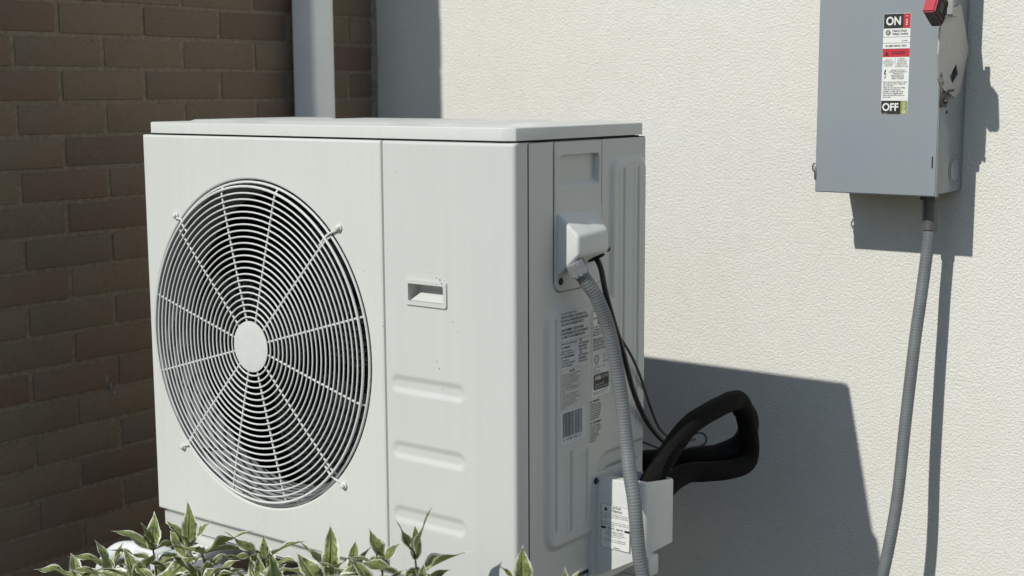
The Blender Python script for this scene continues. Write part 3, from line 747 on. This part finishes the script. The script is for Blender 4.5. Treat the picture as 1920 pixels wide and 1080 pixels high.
tag(tube('insulated_pipe', wob(P, .002, 11, 9), .0200, M_RUBBER, None, 18, rfun=lambda t, i: .0205+.0012*noise.noise(Vector((i*.2, 8, 0)))), 'black foam-wrapped pipe running low from behind the unit beneath the raised loop', 'pipe')

def corrugated(name, P, rad, mat, parent, pitch, amp, seg=18):
    Q = resample(P, pitch/4)
    return tube(name, Q, rad, mat, parent, seg, rfun=lambda t, i: rad+amp*(1, .3, -1, .3)[i % 4])
cd = empty('flexible_conduit', (.985, .25, GZ), 'ribbed grey flexible conduit hanging from the hood on the side of the unit', 'conduit')
cpts = [(.9130, .1330, .5440), (.9190, .1410, .5290), (.928, .153, .507), (.935, .167, .484), (.942, .192, .428), (.950, .213, .335), (.962, .216, .241), (.975, .207, .190), (.990, .199, .140), (.999, .199, .059), (1.006, .205, 0), (1.018, .212, -.15), (1.022, .215, -.30), (1.022, .215, GZ-.02)]
corrugated('conduit_hose', smooth_path(cpts, 8), .0118, M_PVC, cd, .0052, .00032)
d0 = (Vector(cpts[2])-Vector(cpts[0])).normalized(); p0 = Vector(cpts[0])
nb = bmesh.new(); add_tube(nb, [p0-d0*.004, p0+d0*.020, p0+d0*.0215], .0160, 24, rfun=lambda t, i: (.0165, .0165, .014)[i])
for k in range(12):
    a = Vector((0, 0, 1)); e1 = (a-d0*a.dot(d0)).normalized(); e2 = d0.cross(e1); t = 2*math.pi*k/12; c = p0+(e1*math.cos(t)+e2*math.sin(t))*.0163
    add_tube(nb, [c-d0*.001, c+d0*.017], .0024, 6)
obj('gland_nut', nb, M_NUT, cd, angle=40)
def cable(name, pts, rad, mat, label, cat='cable'):
    return tag(tube(name, resample(smooth_path(pts, 8), .006), rad, mat, None, 9), label, cat)
cable('power_cable', [(.905, .205, .5480), (.920, .200, .530), (.930, .200, .490), (.932, .221, .440), (.926, .259, .384), (.918, .312, .296), (.900, .388, .226), (.903, .450, .176), (.900, .52, .16), (.86, .58, .15)], .0048, M_CABLE, 'black cable dropping from the hood behind the ribbed conduit')
cable('thin_wire', [(.927, .247, .410), (.910, .316, .360), (.900, .366, .307), (.886, .420, .246), (.891, .450, .198), (.900, .500, .170), (.90, .56, .16)], .0026, M_WIRE, 'thin grey wire curving down beside the rear edge of the unit')
cable('thin_wire', [(.840, .415, .185), (.873, .420, .179), (.889, .450, .164), (.892, .500, .150), (.893, .550, .145), (.910, .568, .147), (.920, .570, .160), (.908, .570, .172), (.890, .542, .168), (.87, .52, .165)], .0022, M_WIRE, 'thin dark wire ending in a small loop inside the pipe loop')

# ================================================================ SAFETY SWITCH
X0, X1, DZ, YF, ZT2 = .98099, 1.22833, .61545, YW-.14954, 1.135
sw = empty('safety_switch', (1.105, YW, DZ), 'grey metal electrical switch box with an ON and OFF label on the pale wall', 'switch box')
bm = bmesh.new(); add_box(bm, (X0+.006, YF+.010, DZ+.004), (X1-.001, YW-.0012, ZT2), .002); obj('enclosure', bm, M_BOX, sw, angle=40)
bm = bmesh.new(); add_box(bm, (X0, YF, DZ), (X1, YF+.0022, ZT2+.004)); add_box(bm, (X0, YF+.0022, DZ), (X0+.002, YF+.020, ZT2+.004)); add_box(bm, (X0+.002, YF+.0022, DZ), (X1-.002, YF+.022, DZ+.002)); add_box(bm, (X1-.002, YF+.0022, DZ), (X1, YF+.010, ZT2+.004))
bmesh.ops.bevel(bm, geom=[e for e in bm.edges if all(abs(v.co.y-YF) < 1e-5 for v in e.verts)], offset=.0018, segments=3, affect='EDGES')
door = obj('door', bm, M_BOX, sw, angle=40)
box('hinge_slot', (1.2185, YF-.0004, .670), (1.2212, YF+.001, .692), M_BLACK, door)
# hasp ring at the lower left edge
bm = bmesh.new(); P = [(X0-.0035+.0050*math.cos(a), YF+.006, .664+.0085*math.sin(a)) for a in np.linspace(0, 2*math.pi, 17)[:-1]]
add_tube(bm, P, .0017, 7, closed=True); add_box(bm, (X0-.004, YF+.003, .644), (X0, YF+.010, .660), .001); add_box(bm, (X0-.0015, YF-.0012, .640), (X0+.003, YF-.0001, .668), .0005)
obj('hasp', bm, M_SCREW, sw, angle=40)
# knock-out on the side
kb = bmesh.new()
for rr, w_ in ((.0300, .0012), (.0225, .0010)):
    P = [(X1-.0008, .990+rr*math.cos(a), .662+rr*math.sin(a)) for a in np.linspace(0, 2*math.pi, 49)[:-1]]; add_tube(kb, P, w_, 6, closed=True)
obj('knockout', kb, M_BOX, sw, smooth=True)
disc('knockout_disc', (X1-.0012, .990, .662), (1, 0, 0), .0215, .0020, M_BOX, sw, 40)
# mechanism plate, held off the side of the box
po = [(.855, .932), (.892, .956), (.955, .9805), (.965, .973), (1.015, .8955), (.976, .816), (.949, .802), (.918, .812), (.890, .816), (.868, .826), (.857, .838), (.850, .884)]
ho = [(.915, .842), (.947, .867), (.960, .848), (.933, .828)]
bm = bmesh.new()
XA, XBb = 1.2345, 1.2375
outer = [[bm.verts.new((x, y, z)) for y, z in po] for x in (XA, XBb)]; inner = [[bm.verts.new((x, y, z)) for y, z in ho] for x in (XA, XBb)]
for k in range(len(po)): bm.faces.new((outer[0][k], outer[0][(k+1) % len(po)], outer[1][(k+1) % len(po)], outer[1][k]))
for k in range(4): bm.faces.new((inner[0][k], inner[0][(k+1) % 4], inner[1][(k+1) % 4], inner[1][k]))
for lv in (0, 1):
    es = [bm.edges.get((outer[lv][k], outer[lv][(k+1) % len(po)])) for k in range(len(po))]+[bm.edges.get((inner[lv][k], inner[lv][(k+1) % 4])) for k in range(4)]
    bmesh.ops.triangle_fill(bm, use_beauty=True, edges=es)
mp_ = obj('mechanism_plate', bm, M_PLATE, sw)
bm = bmesh.new(); add_box(bm, (X1-.0005, .905, .880), (XA+.0005, .985, .945)); add_box(bm, (XBb-.0005, .885, .9540), (XBb+.011, .922, .9570)); add_box(bm, (XBb-.0005, .888, .9575), (XBb+.009, .898, .985)); obj('bracket', bm, M_PLATE, sw)
bm = bmesh.new(); bm.faces.new([bm.verts.new((x, y, z)) for x, y, z in ((XA+.001, .9215, .8345), (XA+.001, .953, .859), (XA-.004, .958, .852), (XA-.004, .932, .830))]); obj('plate_flap', bm, M_PLATE, sw)
for y, z in ((.871, .844), (.865, .833), (.878, .831)): screw((XBb, y, z), (1, 0, 0), .0042, sw, M_SCREW, 'rivet')
bm = bmesh.new(); add_box(bm, (X1-.0005, .890, .785), (X1+.006, .915, .822), .001); add_disc(bm, (X1+.006, .903, .796), (1, 0, 0), .0050, .005, 10); add_tube(bm, [(X1+.004, .890, .812), (X1+.014, .925, .817)], .0024, 8); obj('latch_block', bm, M_DARKMETAL, sw, angle=40)
screw((X1, .933, .775), (1, 0, 0), .0022, sw, M_DARKMETAL)
# lever: red front, dark hollow body
hx0, hx1 = 1.2285, 1.2500
a_, b_ = Vector((0, .7830, .9570)), Vector((0, .8300, .9320)); up = Vector((0, .026, .039)).normalized(); Lh = .056
pr_ = [(a_+up*0), b_, b_+up*Lh, a_+up*Lh]
hb = bmesh.new(); add_prism(hb, [(p.y, p.z) for p in pr_], 0, hx0, hx1); bmesh.ops.bevel(hb, geom=list(hb.edges), offset=.003, segments=3, affect='EDGES')
lev = obj('lever', hb, M_BROWN, sw, angle=40)
nrm = (a_-b_).normalized()
q = [a_+nrm*.0008+up*.001, a_-nrm*.008+up*.001, a_-nrm*.008+up*(Lh+.002), a_+nrm*.0008+up*(Lh+.002)]
hb = bmesh.new(); add_prism(hb, [(p.y, p.z) for p in q], 0, hx0-.0008, hx1+.0006); bmesh.ops.bevel(hb, geom=list(hb.edges), offset=.0025, segments=3, affect='EDGES'); obj('red_grip', hb, M_RED, lev, angle=40)
for ins, wd in ((.006, .0018), (.0130, .0018)):
    c0 = a_-nrm*(ins+.003)+up*ins; c1 = b_+nrm*ins+up*ins; c2 = b_+nrm*ins+up*(.053-ins); c3 = a_-nrm*(ins+.003)+up*(.053-ins)
    tube('grip_rim', [Vector((hx1+.0004, p.y, p.z)) for p in (c0, c1, c2, c3)], wd, M_BROWN, lev, 6, closed=True)
c0 = a_-nrm*.017+up*.016; c1 = b_+nrm*.016+up*.016; c2 = b_+nrm*.016+up*.038; c3 = a_-nrm*.017+up*.038
hb = bmesh.new(); hb.faces.new([hb.verts.new((hx1+.0006, p.y, p.z)) for p in (c0, c1, c2, c3)]); obj('grip_hollow', hb, M_BLACK, lev)

# label on the door
UD, VD = (1, 0, 0), (0, 0, 1); LX, LZ, LW, LH = 1.1140, .9625, .0535, .1915; YL = YF
lab = plate('operation_label', (LX, YL, LZ), UD, VD, LW, LH, M_PAPER, door, .0004, .0, .001)
def zt(t): return LZ-LH*t
def DP(x0, t0, x1, t1, mat): return plate('printed_panel', (LX+LW*x0, YL, zt(t0)), UD, VD, LW*(x1-x0), LH*(t1-t0), mat, lab, .0003, .0004)
def DT(body, x0, t0, x1, t1, mat=M_INK, bold=0.0, res=2, align='LEFT', gap=1.0):
    return flat_text(body, (LX+LW*x0, YL-.0007, zt(t0)), UD, VD, LW*(x1-x0), LH*(t1-t0), mat, lab, bold=bold, res=res, align=align, lift=.0003, gap=gap)
DP(.01, .003, .735, .142, M_INK); DP(.738, .003, .99, .142, M_LABELRED)
DT('ON', .10, .030, .64, .115, M_PAPER, .028, 6)
flat_text('I  ON', (LX+LW*.90, YL-.0007, zt(.025)), (0, 0, -1), (1, 0, 0), LH*.090, LW*.075, M_PAPER, lab, bold=.02, lift=.0003)
bars('rule', [(0, LH*t, LW, LH*t+.0006) for t in (.142, .229, .288, .345)], UD, VD, (LX, YL-.0004, LZ), M_INKGREY, lab, .0003)
bm = bmesh.new(); cc = Vector((LX+LW*.18, YL-.0008, zt(.187)))
bm.faces.new([bm.verts.new(cc+Vector((.0052*math.cos(2*math.pi*k/28), 0, .0052*math.sin(2*math.pi*k/28)))) for k in range(28)]); obj('maker_emblem', bm, M_INK, lab)
bm = bmesh.new(); cc = Vector((LX+LW*.18, YL-.0010, zt(.187)))
for k in range(28):
    a, b = 2*math.pi*k/28, 2*math.pi*(k+1)/28
    bm.faces.new([bm.verts.new(cc+Vector((q*math.cos(t), 0, q*math.sin(t)))) for q, t in ((.0041, a), (.0046, a), (.0046, b), (.0041, b))])
obj('emblem_ring', bm, M_PAPER, lab)
flat_text('GE', (LX+LW*.18-.0026, YL-.0009, zt(.187)+.0022), UD, VD, .0052, .0044, M_PAPER, lab, bold=.03)
DT('Heavy Duty\nSafety Switch', .34, .158, .92, .217, bold=.012)
DT('_', .70, .253, .76, .254); DT('by ABB', .70, .262, .90, .277)
DT('60 AMP 600VAC 3PST', .10, .308, .88, .327, bold=.01)
DP(.005, .348, .995, .428, M_LABELRED)
flat_text('DANGER', (LX+LW*.34, YL-.0007, zt(.372)), UD, VD, LW*.50, LH*.030, M_INK, lab, bold=.01, lift=.0003)
bm = bmesh.new(); bm.faces.new([bm.verts.new((LX+LW*a, YL-.0010, zt(t))) for a, t in ((.08, .413), (.23, .413), (.155, .368))]); obj('warning_symbol', bm, M_INK, lab)
DT('HAZARD OF\nELECTRICAL SHOCK,\nBURN OR EXPLOSION\nFOLLOW THESE\nINSTRUCTIONS', .03, .450, .44, .520, res=1, align='CENTER')
bars('rule', [(LW*.475, LH*.440, LW*.475+.0004, LH*.535)], UD, VD, (LX, YL-.0004, LZ), M_INKGREY, lab, .0003)
DT('WARNING\nDISCONNECT ALL\nPOWER SOURCES\nBEFORE WORKING\nINSIDE ENCLOSURE\nOR REMOVING COVER', .51, .440, .95, .528, res=1, align='CENTER')
bm = bmesh.new(); bm.faces.new([bm.verts.new((LX+LW*a, YL-.0007, zt(t))) for a, t in ((.10, .555), (.16, .555), (.12, .590), (.17, .590), (.13, .625), (.15, .625), (.11, .650), (.10, .618), (.125, .618), (.145, .600), (.075, .600))]); obj('lightning_symbol', bm, M_INK, lab)
DT('FAILURE TO FOLLOW\nTHE INSTRUCTIONS BELOW\nWILL RESULT IN\nELECTRICAL SHOCK,\nSERIOUS PERSONAL\nINJURY OR DEATH.', .26, .552, .93, .652, res=1, bold=.008, align='CENTER')
DT('- Never operate switch with door open.\n  Turn off power before voiding load\n  side connections.\n- Always use a properly rated voltage\n  sensing device at all load side\n  terminals to confirm switch is off.\n- Turn off power supplying switch\n  before doing any other work on or\n  inside switch.', .03, .668, .95, .832, res=1, bold=.012)
DP(.01, .862, .735, .997, M_INK); DP(.738, .862, .99, .997, M_LABELGREEN)
DT('OFF', .06, .885, .66, .965, M_PAPER, .028, 6); DT('22D195501P1', .02, .984, .26, .992, M_PAPER, res=1)
bars('arrow', [(LW*.855, LH*.875, LW*.875, LH*.935)], UD, VD, (LX, YL-.0007, LZ), M_PAPER, lab, .0003)
bm = bmesh.new(); bm.faces.new([bm.verts.new((LX+LW*a, YL-.0010, zt(t))) for a, t in ((.82, .918), (.865, .945), (.91, .918))])
cc = Vector((LX+LW*.865, YL-.0010, zt(.972)))
for k in range(20):
    a, b = 2*math.pi*k/20, 2*math.pi*(k+1)/20
    bm.faces.new([bm.verts.new(cc+Vector((q*math.cos(t), 0, q*math.sin(t)))) for q, t in ((.0018, a), (.0030, a), (.0030, b), (.0018, b))])
obj('off_symbol', bm, M_PAPER, lab)

# conduit from the box down the wall
wc = empty('wall_conduit', (1.14, .86, GZ), 'smooth grey conduit running from the bottom of the switch box to the ground', 'conduit')
wp = [(1.191, .964, .616), (1.1915, .964, .598), (1.192, .964, .535), (1.1885, .959, .471), (1.185, .949, .397), (1.181, .939, .323), (1.175, .919, .152), (1.173, .901, .024), (1.167, .889, -.062), (1.156, .879, -.15), (1.140, .870, -.25), (1.12, .86, -.35), (1.11, .855, GZ-.02)]
corrugated('conduit_hose', smooth_path(wp, 8), .0118, M_PVC2, wc, .0060, .00022)
nb = bmesh.new(); add_tube(nb, [(1.1912, .964, .6150), (1.1912, .964, .6040), (1.1912, .964, .6035)], .019, 8, rfun=lambda t, i: (.020, .020, .018)[i]); add_tube(nb, [(1.1915, .964, .6034), (1.1918, .964, .545)], .0140, 20); add_tube(nb, [(1.1912, .964, .6250), (1.1912, .964, .6150)], .016, 8)
obj('conduit_fitting', nb, plain('fitting_steel_grey', (.11, .11, .105), .5, .3, var=.2), wc, angle=40)

# ================================================================ STAND
sdn = empty('unit_stand', (.4, .1, GZ), 'white painted stand under the outdoor unit with a curved end', 'stand')
for x in (.13, .745): box('cross_rail', (x-.025, -.034, -.095), (x+.025, .46, -.0552), M_STAND, sdn, .004)
box('front_rail', (.086, -.075, -.098), (.86, -.0345, -.058), M_STAND, sdn, .005, 3)
box('rail_end', (.015, -.076, -.099), (.0835, -.0335, -.057), M_STAND, sdn, .005, 3)
box('rear_rail', (.03, .461, -.098), (.86, .50, -.058), M_STAND, sdn, .005)
for x in (.07, .80):
    for y in (-.072, .463): box('leg', (x, y, GZ-.01), (x+.035, y+.035, -.0985), M_STAND, sdn, .003)
P = resample(smooth_path([(.020, -.055, -.076), (-.02, -.055, -.078), (-.065, -.055, -.092), (-.105, -.055, -.130), (-.125, -.055, -.185), (-.130, -.055, -.26), (-.130, -.055, GZ-.01)], 8), .01)
tube('curved_end', P, .019, M_STAND, sdn, 20)

# ================================================================ PLANTS
def leaf_mesh(seed):
    rnd = random.Random(seed); nl, nw = 14, 10
    droop = rnd.uniform(.02, .42); fold = rnd.uniform(.05, .55); wav = rnd.uniform(.03, .10); W_ = rnd.uniform(.15, .235); ph = rnd.uniform(0, 6); tw = rnd.uniform(-.5, .5); tip = rnd.uniform(-.10, .14)
    V = []; F = []; mg = []; ve = []
    for i in range(nl+1):
        t = i/nl
        w = W_*min(1, (t/.10)**.7 if t < .10 else 1)*(math.sin(math.pi*min(1, (t*.93+.04))**.80)**.95)*(1-.55*t**3)
        if t > .80: w *= (1-(t-.80)/.2*.55)
        w = max(w, .004)
        cx = tip*max(0, t-.6)**2*4; zc = .10*t-droop*t*t-.20*max(0, t-.8)**2
        for j in range(nw+1):
            s_ = -1+2*j/nw; a = tw*t
            yy = s_*w*(1+.10*noise.noise(Vector((t*7, s_*2, seed*3.7)))+.03*math.sin(t*40+ph)); zz_ = fold*abs(s_)*w+wav*math.sin(t*11+ph+(2 if s_ > 0 else 0))*abs(s_)**1.5*(w/W_)
            y2 = yy*math.cos(a)-zz_*math.sin(a); z2 = yy*math.sin(a)+zz_*math.cos(a)
            V.append((t, cx+y2, zc+z2)); mg.append(abs(s_) if t < .86 else max(abs(s_), .75+ (t-.86)*1.5))
            ve.append(max(0, 1-abs(s_)*6)*.9+.35*max(0, math.sin((t*1.0-abs(s_)*.22)*42))**6*(1-abs(s_)))
    for i in range(nl):
        for j in range(nw):
            a = i*(nw+1)+j; F.append((a, a+1, a+nw+2, a+nw+1))
    me = bpy.data.meshes.new('leaf'); me.from_pydata(V, [], F); me.update()
    for nm, d_ in (('margin', mg), ('vein', ve)):
        at = me.attributes.new(nm, 'FLOAT', 'POINT'); at.data.foreach_set('value', d_)
    me.materials.append(M_LEAF); me.shade_smooth(); return me
LEAVES = [leaf_mesh(s) for s in range(14)]
def plant(node, tops, label, seed, lean=(0, 0), low=4, size=.075):
    """node: where the top pair of leaves leaves the stem; tops: (azimuth deg, elevation deg, length) of the crown leaves"""
    rnd = random.Random(seed); nd = Vector(node); root = Vector((nd.x+lean[0], nd.y+lean[1], GZ-.02))
    p = empty('variegated_shrub', (root.x, root.y, GZ), label, 'shrub', 'variegated shrubs in front of the unit')
    mid = (root+nd)/2+Vector((rnd.uniform(-.02, .02), rnd.uniform(-.02, .02), 0))
    path = smooth_path([root, mid, nd], 10)
    tube('stem', path, .0025, M_STEM, p, 7, rfun=lambda t, i: .0042-.0026*t)
    def leaf(at, az, el, ln, roll=0):
        o = bpy.data.objects.new('leaf', rnd.choice(LEAVES)); COL.objects.link(o)
        o.parent = p; o.matrix_parent_inverse = PW(p).inverted()
        x = Vector((math.cos(R(az))*math.cos(R(el)), math.sin(R(az))*math.cos(R(el)), math.sin(R(el))))
        side_ = Vector((0, 0, 1)).cross(x).normalized(); n_ = x.cross(side_)
        m = Matrix((x, side_, n_)).transposed() @ Matrix.Rotation(R(roll), 3, 'X')
        o.rotation_euler = m.to_euler(); o.location = at; o.scale = (ln*1.15,)*3
    for az, el, ln in tops: leaf(nd, az, el, ln, rnd.uniform(-18, 18))
    a0 = rnd.uniform(0, 180); drop = 0
    for k in range(low):
        drop += rnd.uniform(.028, .045); t = 1-drop/(nd.z-root.z)
        if t < .1: break
        at = path[min(len(path)-1, int(t*(len(path)-1)))].lerp(path[min(len(path)-1, int(t*(len(path)-1))+1)], (t*(len(path)-1)) % 1)
        for sgn in (0, 180):
            leaf(at, a0+90*k+sgn+rnd.uniform(-22, 22), rnd.uniform(-5, 32), size*rnd.uniform(.85, 1.3), rnd.uniform(-25, 25))
# screen right is roughly azimuth 37, screen left 217, away 127, towards the viewer 307
plant((.276, -.15, .012), [(120, 82, .078), (200, 52, .060), (45, 58, .062), (300, 50, .045), (160, 60, .05)], 'variegated shrub with the tall pointed shoot at the left corner of the unit', 1, (.01, .05), 3)
plant((.335, -.17, .020), [(40, 24, .085), (60, 10, .075), (215, 20, .06), (310, 35, .05)], 'variegated shrub with a broad leaf spreading right of the tall left shoot', 2, (.02, .04), 3)
plant((.173, -.15, -.012), [(120, 78, .062), (205, 30, .075), (30, 25, .07), (290, 55, .045), (225, 70, .05)], 'variegated shrub rising over the curved end of the white stand', 3, (.0, .06), 3)
plant((.045, -.14, -.072), [(100, 76, .040), (60, 70, .036), (214, 14, .080), (35, 12, .055), (280, 40, .04)], 'variegated shrub lowest and farthest left, against the brick wall', 4, (.02, .06), 3)
plant((-.040, -.17, -.105), [(214, 12, .075), (150, 40, .05), (40, 20, .06)], 'variegated shrub peeping up at the lower left edge of the planting', 5, (.02, .05), 3)
plant((.471, -.15, .028), [(128, 80, .045), (45, 42, .072), (212, 40, .080), (240, 20, .07), (20, 8, .07), (300, 45, .05)], 'variegated shrub with leaves in a vee below the fan guard', 6, (.0, .06), 3)
plant((.629, -.15, .034), [(120, 80, .080), (215, 50, .075), (30, 62, .050), (230, 15, .085), (300, 55, .05)], 'variegated shrub with one tall upright leaf below the panel seam', 7, (.0, .06), 3)
plant((.690, -.16, .045), [(130, 80, .060), (40, 55, .070), (30, 66, .06), (220, 40, .06), (300, 40, .06)], 'variegated shrub with three narrow leaves just left of the panel seam', 8, (.0, .06), 3)
plant((.742, -.15, .075), [(200, 72, .060), (60, 62, .045), (220, 30, .05), (310, 45, .045)], 'variegated shrub with a curled tip right in front of the panel seam', 9, (.0, .05), 3)
plant((.812, -.15, .104), [(42, 74, .080), (205, 66, .062), (120, 82, .05), (180, 70, .04)], 'tallest variegated shrub, before the lowest pressed rib of the panel', 10, (.01, .05), 0)
plant((.806, -.158, .074), [(218, 22, .105), (38, 28, .092), (210, -6, .075), (25, 4, .07), (300, 25, .06), (320, 40, .055)], 'variegated shrub with wide spreading leaves under the tallest shoot', 11, (.0, .05), 3)
plant((.850, -.18, .060), [(30, 24, .07), (215, 30, .06), (310, 35, .06), (125, 60, .05)], 'variegated shrub right of the wide spreading leaves', 12, (.0, .05), 3)
plant((1.055, -.20, .124), [(140, 84, .058), (215, 56, .050), (45, 26, .055), (300, 40, .05), (228, 30, .05)], 'variegated shrub at the front right corner of the unit', 13, (.0, .05), 3)
plant((1.128, -.20, .122), [(60, 66, .050), (40, 50, .048), (120, 72, .045), (215, 40, .05), (30, 30, .05)], 'variegated shrub farthest right, beside the shaded side of the unit', 14, (.0, .05), 3)
fill = [((.330, -.26, -.020), 'variegated shrub nearest the viewer below the broad leaf'), ((.640, -.28, .035), 'variegated shrub nearest the viewer below the tall upright leaf'),
        ((.110, -.20, -.060), 'variegated shrub in the front row by the curved stand end'), ((.400, -.23, .000), 'variegated shrub in the front row left of the vee leaves'),
        ((.245, -.24, -.035), 'variegated shrub in the front row below the tall left shoot'), ((.560, -.24, .015), 'variegated shrub in the front row right of the vee leaves'),
        ((.720, -.25, .050), 'variegated shrub in the front row below the panel seam'), ((.840, -.27, .085), 'variegated shrub in the front row under the wide leaves')]
for i, (nd, lb) in enumerate(fill):
    rnd = random.Random(50+i)
    plant(nd, [(rnd.uniform(0, 360), rnd.uniform(15, 60), rnd.uniform(.055, .08)) for _ in range(6)], lb, 60+i, (0, .03), 4)
